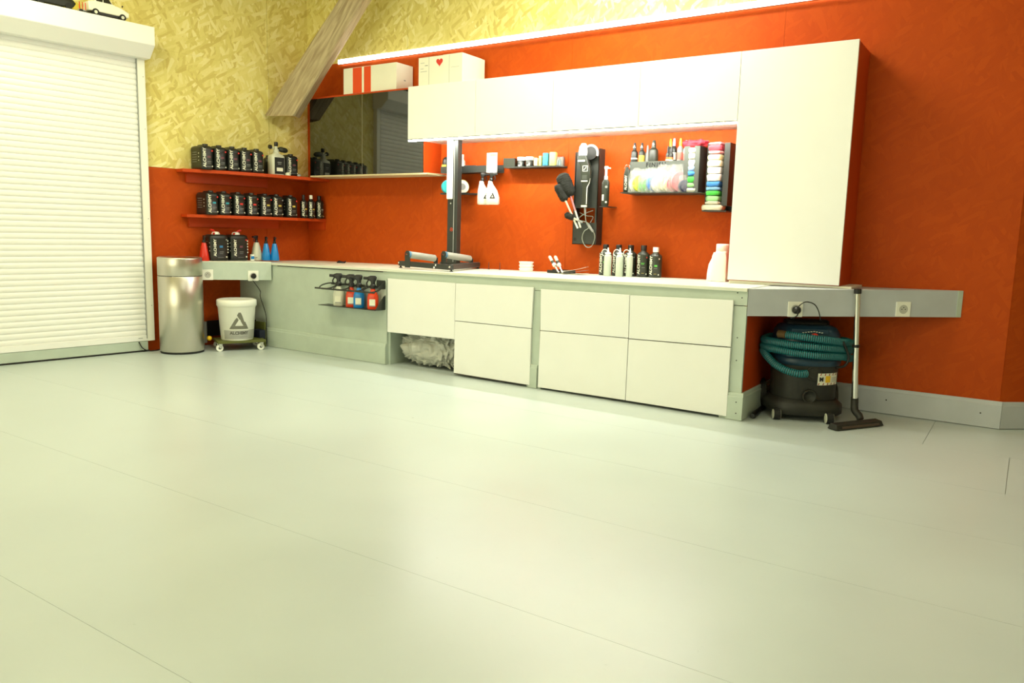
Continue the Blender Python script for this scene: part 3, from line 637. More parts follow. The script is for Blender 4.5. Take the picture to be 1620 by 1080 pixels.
MB().box(-.012, .012, -.012, .012, 0, .05).build('body', M_PW, t, .002); MB().box(-.014, .010, -.0135, -.002, .012, .036).build('blue_sleeve', M_BLUE, t, .002); MB().tube([(.01, -.008, .024), (.04, -.008, .024)], .004, 8).build('pin', M_PG, t)
# foam sprayer on the upper shelf
t = thing('foam_sprayer', 'white foam sprayer bottle with a black handle on the upper red shelf', 'sprayer', LW(uL(437, 255, .2), .2, 1.3855), ROTL)
MB().loft([(0, .058, .045), (.006, .062, .048), (.142, .062, .048), (.158, .056, .044), (.172, .026, .024), (.185, .019, .019)], 24, p=4).build('body', M_CREAM, t)
lbl = MB().box(-.044, .044, -.0492, -.046, .008, .140).build('label', M_CAN, t); MB().box(-.028, .030, -.0500, -.049, .030, .058).build('label_patch', M_TXT, lbl)
MB().box(-.020, .018, -.0500, -.049, .098, .104).build('print_line', M_PG, t); MB().box(-.016, .014, -.0500, -.049, .086, .090).build('print_line', M_PG, t)
MB().lathe([(.022, .18), (.022, .205), (.012, .212), (.012, .235)], 18).build('brass_neck', M_CREAM, t)
MB().lathe([(.013, .232), (.016, .236), (.016, .262), (.012, .266)], 16).build('knob', M_BLK, t)
MB().tube([(-.02, 0, .215), (-.05, 0, .222)], .008, 10).build('inlet', M_CREAM, t); MB().lathe([(.015, -.066), (.017, -.060), (.017, -.046), (.013, -.044)], 16, (0, 0, .223), 'x').build('side_knob', M_BLK, t)
MB().tube([(.02, 0, .214), (.04, 0, .212), (.09, 0, .206), (.105, 0, .204)], .02, 14, rs=[.012, .022, .021, .012]).build('foam_nozzle', M_BOT, t)
t = thing('bottle', 'dark green bottle between the foam sprayer and the last jerrycan on the upper shelf', 'bottle', LW(uL(449, 250, .11), .11, 1.3855), ROTL)
MB().loft([(0, .030, .03), (.005, .033, .033), (.14, .033, .033), (.155, .022, .022), (.160, .014, .014)], 20, p=3).build('body', M_BOT, t); MB().lathe([(.014, .158), (.014, .175), (.012, .177)], 14).build('cap', M_BLK, t)
t = thing('bottle', 'small dark bottle between the fifth jerrycan and the foam sprayer on the upper shelf', 'bottle', LW(uL(423, 250, .12), .12, 1.3855), ROTL)
MB().loft([(0, .026, .03), (.005, .028, .032), (.13, .028, .032), (.142, .016, .018), (.146, .012, .012)], 20, p=3).build('body', M_CAN, t); MB().lathe([(.012, .144), (.012, .158), (.010, .16)], 14).build('cap', M_BLK, t)
for px, lb, s in ((455.5, 'small round cream dome lying at the foot of the last jerrycan on the upper shelf', .022), (473, 'small grey dome at the right end of the upper shelf', .016)):
    v = .265 if px < 460 else .275
    t = thing('plastic_dome', lb, 'dome', LW(uL(px, 270, v), v, 1.3855), ROTL)
    MB().lathe([(s, 0), (s*1.02, .003), (s*.9, s*.9), (s*.5, s*1.15), (.0001, s*1.2)], 18).build('dome', M_CREAM if px < 460 else M_PG, t)

# ------------------------------------------------------------------ steel bin
bz = .722; bl_ = LW(1.30, .208, 0); br = .158
t = thing('waste_bin', 'tall cylindrical brushed steel waste bin beside the shutter', 'bin', bl_, 0)
MB().lathe([(br*.97, 0), (br*.985, .004), (br*.985, .014)], 48).build('base_ring', M_RUB, t)
MB().lathe([(br*.97, .0142), (br, .018), (br, .578), (br*.99, .58)], 64).build('body', M_STEEL, t)
MB().lathe([(br*.96, .578), (br*.96, .586)], 48).build('gap_ring', M_DARK, t)
MB().lathe([(br*.99, .585), (br, .588), (br, bz-.012), (br*.985, bz-.004), (br*.93, bz), (.0001, bz+.006)], 64).build('lid', M_STEEL, t)

# ------------------------------------------------------------------ dolly, box and bucket
bc = Zp(376, 540, .055)
t = thing('transport_dolly', 'small wheeled dolly carrying the white bucket under the left bench', 'dolly', (bc.x, bc.y, 0), ROTL-.35)
M_OLIV = mat('olive_board', (92, 96, 40), .6, var=.1)
MB().box(-.17, .19, -.135, .12, .060, .078).build('deck', M_OLIV, t, .002)
for k, (cx_, cy_) in enumerate(((-.155, -.115), (.150, -.130), (-.14, .10), (.16, .10))):
    MB().tube([(cx_, cy_-.012, .027), (cx_, cy_+.012, .027)], .026, 18).build('wheel', M_PW, t)
    MB().tube([(cx_, cy_-.0135, .027), (cx_, cy_+.0135, .027)], .010, 10).build('hub', M_RUB, t)
    MB().box(cx_-.004, cx_+.018, cy_-.017, cy_-.0145, .025, .062).build('fork', M_CHROME, t); MB().lathe([(.016, .05), (.018, .060)], 12, (cx_+.006, cy_, 0)).build('swivel', M_CHROME, t)
t = thing('storage_box', 'low dark open crate on the dolly behind the white bucket', 'crate', LW(.99, .155, 0), ROTL)
def bxp(px, v, z): q = LW(uL(px, 530, v), v, z); return q
wo = t.matrix_basis.inverted() if False else None
t.rotation_euler = (0, 0, 0); t.location = (0, 0, 0)
vv = .075
MB().extr([bxp(328, vv, .080), bxp(372, vv, .080), bxp(372, vv, .205), bxp(328, vv, .205)], NL*-.01).build('side_board', M_BLK, t)
yq = -.735
MB().box(Yp(381, 530, yq).x, Yp(404, 530, yq).x, yq, yq+.01, .06, .21).build('side_board', M_BLK, t)
MB().box(Yp(404.5, 530, yq).x, Yp(419, 530, yq).x, yq-.004, yq+.012, .0, .200).build('end_board', M_OLIV, t)
MB().box(Yp(399, 530, yq-.06).x, Yp(411, 530, yq-.06).x, yq-.06, yq-.005, .055, .14).build('corner_bracket', mat('navy_plastic', (18, 24, 48), .5), t)
MB().extr([bxp(323, vv+.004, .03), bxp(327.5, vv+.004, .03), bxp(327.5, vv+.004, .20), bxp(323, vv+.004, .20)], NL*-.05).build('end_board', M_PG, t)
t = thing('yellow_cap', 'small yellow round cap on the left side of the dolly', 'cap', LW(uL(331, 534, .26), .26, .075), ROTL)
MB().lathe([(.015, -.01), (.018, -.006), (.018, .008), (.012, .014), (.0001, .015)], 18, (0, 0, .018), 'y').build('dome', M_YEL, t)
bk = thing('bucket', 'white plastic bucket with a grey triangle emblem and lid on the dolly', 'bucket', (bc.x+.01, bc.y-.01, .079), ROTL-.35+.12)
R0, R1, BH = .122, .146, .318
MB().lathe([(R0*.97, 0), (R0, .005), (R0+(R1-R0)*.8, BH*.80), (R1*.985, BH*.81), (R1*.99, BH*.86)], 56).build('body', M_PW, bk)
MB().lathe([(R1*1.0, BH*.83), (R1*1.03, BH*.84), (R1*1.03, BH*.96), (R1*1.0, BH*.985), (R1*.90, BH), (R1*.86, BH*.985), (.0001, BH*.985)], 56).build('lid', M_PW, bk)
def wrap(me, R, slope=0, dx=0):
    for v in me.vertices:
        a = (v.co.x+dx)/R; rr = R+slope*v.co.z-v.co.y*1.0
        v.co = (math.sin(a)*rr, -math.cos(a)*rr, v.co.z)
    me.update(); return me
sp_ = (R1-R0)*.8/(BH*.80)
band = MB(); 
for k in range(24):
    a0 = -1.15+2.3*k/24; a1 = a0+2.3/24
    band.hexa([((R0+sp_*.012)*math.sin(a)*1.004, -(R0+sp_*.012)*math.cos(a)*1.004, .012) for a in (a0, a1)]+[((R0)*math.sin(a)*.99, -(R0)*math.cos(a)*.99, .012) for a in (a1, a0)],
              [((R0+sp_*.082)*math.sin(a)*1.004, -(R0+sp_*.082)*math.cos(a)*1.004, .082) for a in (a0, a1)]+[((R0+sp_*.08)*math.sin(a)*.99, -(R0+sp_*.08)*math.cos(a)*.99, .082) for a in (a1, a0)])
band.build('grey_band', mat('grey_band_print', (168, 168, 160), .5), bk)
lg = logo(.138, mat('emblem_grey', (112, 112, 98), .5), .001)
for v in lg.vertices: v.co.z += .150
wrap(lg, R0*1.006, sp_, -.022); ob('emblem', lg, bk)
tx = text_mesh('ALCHIMY', .032, mat('dark_grey_print', (84, 84, 76), .5), .001, .0012).copy()
for v in tx.vertices: v.co.z += .060
wrap(tx, R0*1.009, sp_, -.022); ob('lettering', tx, bk)
ln = MB()
for k in range(14): ln.box(-.062+.009*k, -.055+.009*k, -.001, 0, .030, .035)
lm = wrap(ln.mesh('print_line', M_PG), R0*1.009, sp_, -.022); ob('print_line', lm, bk)

# ------------------------------------------------------------------ spray bottle rack on the grey panel
hx0 = Fp(518, 440).x; hx1 = Fp(610, 470).x
rk = thing('bottle_rack', 'black metal rack on the grey panel holding four spray bottles', 'rack', (hx1, yF(hx1)-.001, 0))
Wd = hx1-hx0; dp = .105
MB().box(-.085, -.002, -.003, 0, .545, .605).build('back_plate', M_BLACK, rk); MB().box(-Wd+.05, -.002, -.003, 0, .548, .560).build('back_rail', M_BLACK, rk)
MB().box(-Wd+.02, -.002, -dp, 0, .395, .399).build('base_plate', M_BLACK, rk)
MB().extr([(-.003, -dp, .397), (-.003, 0, .397), (-.003, 0, .50), (-.003, -.02, .49)], (.003, 0, 0)).build('side_plate', M_BLACK, rk)
MB().extr([(-.003, -dp, .545), (-.003, 0, .60), (-.003, 0, .545)], (.003, 0, 0)).build('side_plate', M_BLACK, rk)
pitch = Wd/4
MB().hexa([(-Wd-.015, -dp*1.02, .516), (-.003, -dp*1.06, .516), (-.003, -dp*1.0, .520), (-Wd-.015, -dp*.98, .520)], [(-Wd-.015, -dp*1.02, .524), (-.003, -dp*1.06, .524), (-.003, -dp*1.0, .528), (-Wd-.015, -dp*.98, .528)]).build('front_bar', M_BLACK, rk)
for k in range(4):
    cx_ = -Wd+pitch*(k+.5)
    pts = [(cx_+pitch*.46*math.cos(a), -dp*.55-dp*.50*math.sin(a), (.540-.020*math.sin(a))) for a in [2*math.pi*i/20 for i in range(21)]]
    MB().tube(pts, .0055, 6).build('holder_ring', M_BLACK, rk)
for k, (m, px, lb) in enumerate(((M_CREAM, 536, 'white spray bottle at the left of the black rack on the grey panel'), (M_ORP, 556, 'red spray bottle second from the left in the black rack, left of the blue one'), (M_BLUE, 568, 'blue spray bottle in the black rack on the grey panel'), (M_ORP, 590, 'orange-red spray bottle at the right end of the black rack'))):
    cx_ = Fp(px, 470, .055).x; b = thing('spray_bottle', lb, 'spray bottle', (cx_, yF(cx_)-.055, .3995), .55, 'spray bottles in the rack')
    MB().loft([(0, .036, .026), (.004, .039, .028), (.088, .039, .028), (.108, .034, .025), (.128, .018, .016), (.150, .013, .013)], 24, p=3.5).build('body', m, b)
    MB().box(-.020, .022, -.0296, -.026, .022, .072).build('label', M_TXT, b); MB().box(-.020, .022, -.0299, -.0290, .022, .028).build('label_strip', M_PG, [c for c in b.children if c.name.startswith('label')][0])
    trigger_head(b, .146, 1.5)

# ------------------------------------------------------------------ things on the worktop
def wz(x): return zT(x)+.0005
bx = [957, 977.6, 996.5, 1016.8, 1036.2]
codes = [('707', M_BLK), ('702', M_BLK), (None, M_BLK), ('707', M_BLK), (None, M_PW)]
bls = ['leftmost black bottle on the worktop, behind a clear squeeze bottle', 'second black bottle on the worktop, behind the middle clear bottle', 'third black bottle on the worktop, behind the rightmost clear bottle', 'fourth black bottle on the worktop with a green number and black cap', 'rightmost black bottle on the worktop, with a white cap']
for i, px in enumerate(bx):
    p = Yp(px, 430, -.10); h = .205 if i < 4 else .195
    round_bottle(bls[i], (p.x, -.10, wz(p.x)), .35, h, .0415, codes[i][1], M_BOT, M_GRNP, 'black bottles on the worktop', M_REDD if i == 3 else (M_TXT if i == 4 else M_PG), True, codes[i][0])
M_CLR = mat('translucent_white_bottle', (226, 236, 220), .25, trans=.35)
for i, (px, lb) in enumerate(((960.8, 'leftmost translucent squeeze bottle with a curved tube'), (979.6, 'middle translucent squeeze bottle with a curved tube'), (995.3, 'rightmost translucent squeeze bottle with a curved tube'))):
    p = Yp(px, 430, -.19); t = thing('squeeze_bottle', lb, 'bottle', (p.x, -.19, wz(p.x)), 0, 'translucent squeeze bottles')
    rr = .0255 if i < 2 else .021
    MB().lathe([(rr*.92, 0), (rr, .003), (rr, .125), (rr*.85, .137), (rr*.5, .143), (rr*.5, .150)], 20).build('body', M_CLR, t)
    MB().lathe([(rr*.75, .143), (rr*.75, .152), (rr*.3, .156), (.004, .182), (.0035, .186)], 14).build('nozzle_cap', M_PW, t)
    MB().tube([(-.004-.020+.022*math.cos(a)+.0, 0, .152+.022*math.sin(a)) for a in [math.radians(d) for d in range(30, 260, 20)]], .0025, 6).build('tube', M_PW, t)
# white jug
p = Yp(1136, 430, -.16)
t = thing('canister', 'white plastic canister at the right end of the worktop beside the tall cabinet', 'canister', (p.x, -.16, wz(p.x)), .1)
MB().loft([(0, .058, .05), (.005, .062, .054), (.04, .062, .054), (.10, .058, .05, .003, 0), (.165, .042, .045, .016, 0), (.182, .036, .036, .020, 0)], 28, p=4).build('body', M_PW, t)
MB().lathe([(.037, .180), (.039, .182), (.039, .222), (.036, .225), (.0001, .226)], 28, (.020, 0, 0)).build('cap', M_PW, t)
MB().loft([(.002, .044, .010), (.02, .046, .012), (.15, .044, .012), (.175, .036, .008)], 20, c=(.016, -.054, 0), p=5).build('front_rib', M_PW, t)
# stack of white tubs
p = Yp(832.5, 424, -.14); 
for k in range(3):
    t = thing('lid_tub', ['bottom', 'middle', 'topmost'][k]+' white plastic tub of the small stack on the worktop', 'tub', (p.x, -.14, wz(p.x)+k*.0235), .3*k, 'stacked white tubs')
    MB().lathe([(.044, 0), (.047, .002), (.049, .017)], 28).build('body', M_PW, t); MB().lathe([(.052, .0165), (.053, .018), (.053, .0225), (.051, .0232)], 28).build('rim', M_PW, t)
# pins on the worktop
for k, px in enumerate((756.7, 773.3, 790.8)):
    p = Yp(px, 421, -.06); 
    t = thing('metal_pin', ['left', 'middle', 'right'][k]+' of the three thin black pins standing at the back of the worktop', 'pin', (p.x, -.06, wz(p.x)), 0, 'thin black pins')
    MB().lathe([(.008, 0), (.008, .002), (.0022, .0022), (.0022, .052 if k else .05), (.0015, .053)], 10).build('rod', M_BLK, t)
p = Yp(540, 409, -.20)
t = thing('cable_coil', 'small dark coiled clip lying on the worktop near the corner', 'clip', (p.x, p.y, wz(p.x)), .2)
MB().tube([(.035*math.cos(a), .025*math.sin(a), .008+.006*math.sin(3*a)) for a in [2*math.pi*i/24 for i in range(25)]], .006, 6).build('coil', M_BLK, t); MB().box(-.03, .02, -.008, .008, 0, .014).build('clip_body', M_BLK, t, .002)
# polishing tools and papers
p = Yp(880, 425, -.17)
t = thing('tool_tray', 'low dark tray on the worktop behind the two small paint brushes', 'tray', (p.x, -.13, wz(p.x)), 0)
MB().box(-.075, .11, -.035, .035, 0, .006).build('base', M_BLK, t); MB().box(-.075, .11, -.037, -.033, 0, .020).build('front_lip', M_BLK, t); MB().box(-.075, .11, .033, .037, 0, .024).build('back_lip', M_BLK, t)
for k, (pa, pb, lb) in enumerate((((869, 405), (884, 429), 'left pen-shaped hand tool with a cream tip leaning over the dark tray'), ((878, 405), (890, 431), 'right pen-shaped hand tool with a cream tip leaning over the dark tray'))):
    a = Yp(*pa, -.15); b = Yp(*pb, -.20); b.z = wz(b.x)+.008; t = thing('hand_tool', lb, 'hand tool', b, 0, 'hand tools on the tray'); d = a-b
    MB().tube([(0, 0, 0), d*.45], .007, 10).build('shaft', M_CHROME, t); MB().tube([d*.45, d*.68], .012, 12).build('grip', M_BOT, t); MB().tube([d*.40, d*.52], .014, 12).build('knob', M_PW, t)
    MB().tube([d*.68, d*.74, d*.95, d], .01, 12, rs=[.009, .011, .011, .006]).build('tip', M_CREAM, t)
for k, (dz, ry, rz_, c, lb) in enumerate(((0, -.05, .0, M_CARD, 'bottom sheet of the small pile of papers on the worktop'), (.008, -.13, .15, M_PG, 'grey middle sheet of the small pile of papers on the worktop'), (.016, -.22, .3, M_CARD, 'top sheet of the small pile of papers, curling up to the right'))):
    p = Yp(908, 431, -.20); t = MB()
    n_ = 8; vs = []; w_ = .17; d_ = .09
    for j in (0, 1):
        for i in range(n_+1): x = -w_/2+w_*i/n_; z = dz+max(0, (i/n_))**1.5*(-ry)*.16; vs += [(x, -d_/2 if j == 0 else d_/2, z)]
    fs = [(i, i+1, n_+2+i, n_+1+i) for i in range(n_)]
    t.add(vs, fs); v2 = [Vector(v)+Vector((0, 0, .0015)) for v in vs]; t.add(v2, fs)
    t.add([vs[i] for i in range(n_+1)]+[v2[i] for i in range(n_+1)], [(i, i+1, n_+2+i, n_+1+i) for i in range(n_)])
    t.add([vs[n_], vs[2*n_+1], v2[2*n_+1], v2[n_]], [(0, 1, 2, 3)])
    tag(t.build('paper_sheet', c, None, 0, (p.x, -.19, wz(p.x)+.001), (0, 0, rz_)), lb, 'paper', 'papers on the worktop')

# wheel stand with rollers
st = thing('roller_stand', 'black metal stand with two grey rollers on the worktop', 'roller stand', (0, 0, 0))
def wp(px, py, dz=0): 
    q = Zp(px, py, .692+dz); return q
A_ = Zp(634, 423, .690); B_ = Zp(714, 430, .692); C_ = Zp(756, 424.5, .693)
zz = .012
def bar(a, b, w_, z0, z1, name, parent, m=M_BLACK):
    a = Vector((a[0], a[1], 0)); b = Vector((b[0], b[1], 0)); d = (b-a).normalized(); n = Vector((-d.y, d.x, 0))*w_/2
    return MB().hexa([a-n+Vector((0, 0, z0)), b-n+Vector((0, 0, z0)), b+n+Vector((0, 0, z0)), a+n+Vector((0, 0, z0))], [a-n+Vector((0, 0, z1)), b-n+Vector((0, 0, z1)), b+n+Vector((0, 0, z1)), a+n+Vector((0, 0, z1))]).build(name, m, parent, .002)
ZB_ = .690+.014
bar(A_, (B_[0], B_[1]), .04, ZB_, ZB_+.036, 'front_rail', st); bar((B_[0]-.03, B_[1]+.01), C_, .035, ZB_, ZB_+.036, 'front_rail', st)
A2 = Vector((A_.x+.16, A_.y+.26, 0)); 
bar(A2, (C_.x-.02, C_.y+.03), .03, ZB_, ZB_+.03, 'rear_rail', st)
for q in (A_, B_, C_, A2):
    MB().lathe([(.012, 0), (.013, .004), (.006, .006), (.006, .016)], 12, (q[0], q[1], zT(q[0])+.0008)).build('foot', M_RUB, st)
for q, dz in ((A_, .022), (B_, .022), (C_, .012), (Vector((B_.x-.12, B_.y, 0)), .03), (Vector((B_.x-.135, B_.y-.0, 0)), .012)):
    MB().lathe([(.0065, .020), (.006, .026), (.0001, .027)], 10, (q[0], q[1], ZB_+dz), 'y').build('bolt', M_CHROME, st)
M_ROL = mat('grey_rubber_roller', (158, 160, 150), .5); M_ROLC = mat('blue_roller_end', (70, 120, 150), .5)
for pa, pb in (((646, 402.5), (688, 408.5)), ((703.5, 403.0), (744, 409.5))):
    base = Zp(pa[0], 424, .70); ya = base.y; a = Yp(pa[0], pa[1], ya); b = Yp(pb[0], pb[1], ya+.22)
    d = (b-a).normalized()
    MB().tube([a, a+d*.004, a+(b-a)*.5, b-d*.004, b], .024, 22, rs=[.022, .0245, .0245, .0245, .022]).build('roller', M_ROL, st)
    MB().tube([a-d*.003, a+d*.012], .0255, 20).build('roller_end', M_ROLC, st)
    MB().tube([a-d*.018, a-d*.008], .0075, 10).build('bolt', M_CHROME, st)
    c = a-d*.010
    MB().extr([c+Vector((-.022, 0, ZB_+.0-c.z)), c+Vector((.024, 0, ZB_-c.z)), c+Vector((.024, 0, .008)), c+Vector((.010, 0, .026)), c+Vector((-.010, 0, .026)), c+Vector((-.022, 0, .008))], (0, .006, 0)).build('bracket', M_BLACK, st)
    c = b+d*.006
    MB().extr([c+Vector((-.02, 0, ZB_-c.z)), c+Vector((.02, 0, ZB_-c.z)), c+Vector((.016, 0, .006)), c+Vector((-.016, 0, .006))], (0, .006, 0)).build('bracket', M_BLACK, st)
# black upright with light bar
yp = -.20; pa = Yp(717.5, 400, yp); pt_ = Yp(720, 228, yp)
up = thing('light_post', 'black upright post with a white lamp bar between worktop and wall cabinets', 'post', (pt_.x, yp, wz(pt_.x)))
zt_ = 1.6275-wz(pt_.x)
xo = Yp(717, 395, yp).x-pt_.x
MB().hexa([(-.045+xo, -.022, 0.03), (.045+xo, -.022, 0.03), (.045+xo, .03, 0.03), (-.045+xo, .03, 0.03)], [(-.045, -.022, zt_), (.045, -.022, zt_), (.045, .03, zt_), (-.045, .03, zt_)]).build('column', M_BLACK, up, .004)
MB().box(-.07, .05, -.035, .05, 0, .03).build('foot_plate', M_BLACK, up, .002)
zl_ = Yp(713, 315, yp-.03).z-wz(pt_.x)
MB().box(-.044, .006, -.040, -.0225, zl_, zt_-.002).build('lamp_bar', M_PW, up, .006)
MB().box(.012, .018, -.0245, -.0225, .05, zt_-.01).build('groove', M_PG, up)
MB().lathe([(.006, .0225), (.005, .027)], 10, (-.012, 0, zl_-.03), 'y').build('screw', M_CHROME, up)
z_em = Yp(716, 363, yp-.024).z-wz(pt_.x)
MB().tube([(-.004+.012*math.cos(a), -.0235, z_em+.012*math.sin(a)) for a in [2*math.pi*i/20 for i in range(20)]+[0]], .0015, 5).build('emblem_ring', M_ORC, up); ob('emblem_letter', text_mesh('A', .016, M_ORC, .001, .0003), up, loc=(-.004, -.0235, z_em))

# ------------------------------------------------------------------ wall rails and shelves
yw = -.11
def rail_shelf(label, px0, px1, py, y, depth, lip, name='wall_shelf', py2=None):
    a = Yp(px0, py, y); b = Yp(px1, py2 or py, y); z = a.z
    t = thing(name, label, 'shelf', (a.x, 0, z)); w_ = b.x-a.x
    MB().box(0, w_, y, -.001, 0, .004).build('base', M_BLACK, t); MB().box(0, w_, y-.003, y, 0, lip).build('front_lip', M_BLACK, t); MB().box(0, w_, -.005, -.001, 0, lip*1.2).build('back_plate', M_BLACK, t)
    return t, a.x, w_, z+.0045
t, rx, rw, rz = rail_shelf('black metal wall shelf left of the hanging white sprayers', 697.5, 784, 274, -.11, .1, .048)
def onshelf(px, y, z): return (Yp(px, 260, y).x, y, z)
t = thing('bottle', 'black domed bottle with a yellow label at the left of the first black wall shelf', 'bottle', onshelf(705.5, -.055, rz))
MB().lathe([(.027, 0), (.028, .004), (.028, .075), (.024, .10), (.014, .118), (.0001, .122)], 20).build('body', M_BLK, t); MB().box(-.018, .022, -.0290, -.024, .03, .062).build('label', M_YELP, t)
t = thing('bottle', 'white tube bottle on the first black wall shelf, right of the post', 'bottle', onshelf(731, -.055, rz))
MB().lathe([(.022, 0), (.023, .004), (.023, .085), (.014, .10), (.014, .132), (.012, .135)], 20).build('body', M_PW, t)
t = thing('utility_knife', 'flat black tool lying in the first black wall shelf', 'tool', onshelf(744, -.055, rz), .1)
MB().loft([(0, .075, .016), (.04, .072, .015), (.052, .05, .012)], 16, p=3).build('handle', M_BLK, t)
t = thing('price_card', 'white printed card standing in the first black wall shelf', 'card', (Yp(778, 260, -.118).x, -.1155, Yp(778, 273, -.118).z), .0)
o = MB().box(-.046, .046, -.002, 0, 0, .140).build('card', M_CARD, t); MB().box(-.018, .040, -.0030, -.002, .116, .134).build('header_print', mat('olive_print', (120, 128, 96), .6), t)
for k, (a, b) in enumerate(((-.05, -.02), (-.05, .01), (-.012, .0), (.032, .045), (-.05, .0))): MB().box(a*.75, b*.75, -.0030, -.002, .100-.015*k, .103-.015*k).build('print_line', M_PG, t)
# hanging sprayers
for k, (px, ln_, rz_) in enumerate(((763.5, .2, .95), (777.5, .2, .25))):
    y_ = -.155; p = Yp(px, 282, y_)
    t = thing('spray_bottle', ['left of the two white spray bottles hanging from the first wall shelf', 'right white spray bottle hanging from the first wall shelf, with a black emblem'][k], 'spray bottle', (p.x, y_, Yp(px, 323.5, y_).z), rz_, 'hanging white spray bottles')
    hb_ = .168
    MB().loft([(0, .040, .026, .012, 0), (.006, .048, .031, .014, 0), (.05, .048, .031, .014, 0), (.10, .038, .028, .006, 0), (.145, .018, .018, -.006, 0), (hb_, .013, .013, -.008, 0)], 28, p=3).build('body', M_PW, t)
    if k == 1: ob('emblem', logo(.042, M_BLK), t, loc=(.022, -.0315, .060))
    else: ob('emblem', logo(.042, M_BLK), t, loc=(.02, -.0315, .060))
    trigger_head(t, hb_-.002, 1.0, flip=-1)
t, rx, rw, rz2 = rail_shelf('small black wall shelf holding polishing discs behind the post', 697, 741.5, 307.5, -.11, .1, .012, py2=307.5)
for px, m, lb, r in ((709.5, mat('cyan_foam', (60, 190, 200), .8, bump=.3, bscale=200), 'cyan foam polishing pad on the small black shelf left of the post', .054), (731, mat('yellow_foam', (222, 205, 90), .8, bump=.3, bscale=200), 'yellow polishing pad on the small black shelf right of the post', .054)):
    p = Yp(px, 290, -.06); t = thing('polishing_pad', lb, 'polishing pad', (p.x, -.06, rz2), .8)
    MB().lathe([(r*.93, -.02), (r, -.012), (r, .012), (r*.93, .02)], 28, (0, 0, r), 'y').build('foam', m, t)
    MB().lathe([(r*.90, .0202), (r*.90, .023)], 28, (0, 0, r), 'y').build('face', m if px < 720 else M_CARD, t)
    if px > 720: MB().lathe([(r*.45, .0232), (r*.42, .025)], 20, (0, 0, r), 'y').build('centre', M_PG, t)
# second shelf
t, rx, rw, rz3 = rail_shelf('black metal wall shelf with jars and sponges, left of the polisher board', 799, 885, 266, -.11, .1, .010)
def on3(px, y=-.06): return (Yp(px, 255, y).x, y, rz3)
t = thing('storage_tray', 'dark grey open box at the left of the second black wall shelf', 'box', on3(808.5), .25)
MB().box(-.044, .044, -.04, .04, 0, .004).build('base', M_BOT, t)
for a in ((-.044, .044, -.04, -.037), (-.044, .044, .037, .04), (-.044, -.041, -.04, .04), (.041, .044, -.04, .04)): MB().box(*a, .004, .066).build('side', M_BOT, t)
for px, lb in ((825, 'jar with a white lid next to the dark box on the second wall shelf'), (838, 'jar with a white lid next to the sponges on the second wall shelf')):
    t = thing('jar', lb, 'jar', on3(px), .1, 'jars on the second wall shelf')
    MB().lathe([(.027, 0), (.029, .003), (.029, .048), (.026, .051)], 22).build('body', M_CAN, t); MB().lathe([(.030, .050), (.031, .052), (.031, .072), (.028, .074)], 22).build('lid', M_PW, t)
    MB().box(-.010, .004, -.0300, -.027, .006, .020).build('print_mark', M_TXT, t); MB().box(.006, .018, -.0300, -.024, .01, .03).build('print_mark', M_PG, t)
def sponge(px, w_, h_, m, lb, d=.06, y=-.065):
    p = on3(px, y); mb = MB().loft([(0, w_/2*.9, d/2*.9), (.004, w_/2, d/2), (h_-.004, w_/2, d/2), (h_, w_/2*.9, d/2*.9)], 16, p=6)
    o = mb.build('sponge', m, None, 0, p, (0, 0, .3)); tag(o, lb, 'sponge', 'sponges on the second wall shelf'); return o
M_SPW = mat('white_sponge', (236, 232, 200), .9, bump=.6, bscale=150); M_SPY = mat('yellow_sponge', (238, 222, 120), .9, bump=.6, bscale=150, var=.15, vscale=60); M_SPB = mat('blue_sponge', (70, 150, 200), .9, bump=.6, bscale=150, var=.25, vscale=60)
sponge(849, .026, .062, M_SPW, 'white sponge beside the jar on the second wall shelf'); sponge(856, .022, .075, M_SPY, 'thin yellow sponge left of the blue sponge')
sponge(864, .040, .094, M_SPB, 'blue sponge between two yellow sponges on the wall shelf'); sponge(875.5, .048, .098, M_SPY, 'thick yellow sponge right of the blue sponge')
t = thing('plastic_pot', 'small clear pot with a blue stopper at the right end of the second wall shelf', 'pot', on3(886, -.05), .3)
MB().box(-.022, .030, -.022, .022, 0, .068).build('pot', mat('clear_pot', (215, 220, 215), .15, trans=.8), t, .004); MB().loft([(.006, .016, .016), (.04, .012, .012), (.058, .003, .003)], 14, c=(-.004, 0, 0), p=2).build('stopper', mat('teal_stopper', (30, 110, 140), .5), t)

# ------------------------------------------------------------------ polisher board
yb = -.085
P = lambda px, py, y=yb: Yp(px, py, y)
bt = thing('tool_board', 'tall black board on the wall holding a polisher and brushes', 'tool board', (P(905, 386).x, 0, P(905, 386).z))
o0 = Vector((P(905, 386).x, 0, P(905, 386).z))
xL, xR_, zt1_ = 0, P(941.5, 388).x-o0.x, P(925, 240).z-o0.z
xr2 = P(944, 240).x-o0.x
zm0, zm1 = P(920, 352).z-o0.z, P(920, 329).z-o0.z
MB().box(0, xR_, yb, yb+.004, 0, zm0).build('pocket_front', M_BLACK, bt); MB().box(.012, xR_+.004, yb, yb+.004, zm1, zt1_).build('upper_plate', M_BLACK, bt)
MB().box(xR_-.012, xR_+.004, yb, yb+.004, zm0, zm1).build('side_web', M_BLACK, bt); MB().box(0.0, .02, yb, yb+.004, zm0, zm1).build('side_web', M_BLACK, bt)
MB().box(xR_+.0, xR_+.004, yb, -.001, 0, zt1_+.02).build('side_plate', M_BLACK, bt); MB().box(0, .004, yb, -.001, 0, zt1_).build('side_plate', M_BLACK, bt); MB().box(0, xR_, yb, -.001, 0, .004).build('bottom_plate', M_BLACK, bt)
ob('emblem_letter', text_mesh('e', .03, M_BLK, .001, .002), bt, loc=(.022, yb-.001, .035)); MB().lathe([(.012, -yb+.0), (.012, -yb+.001)], 16, (.022, 0, .035), 'y').build('emblem_disc', M_BLK, bt)
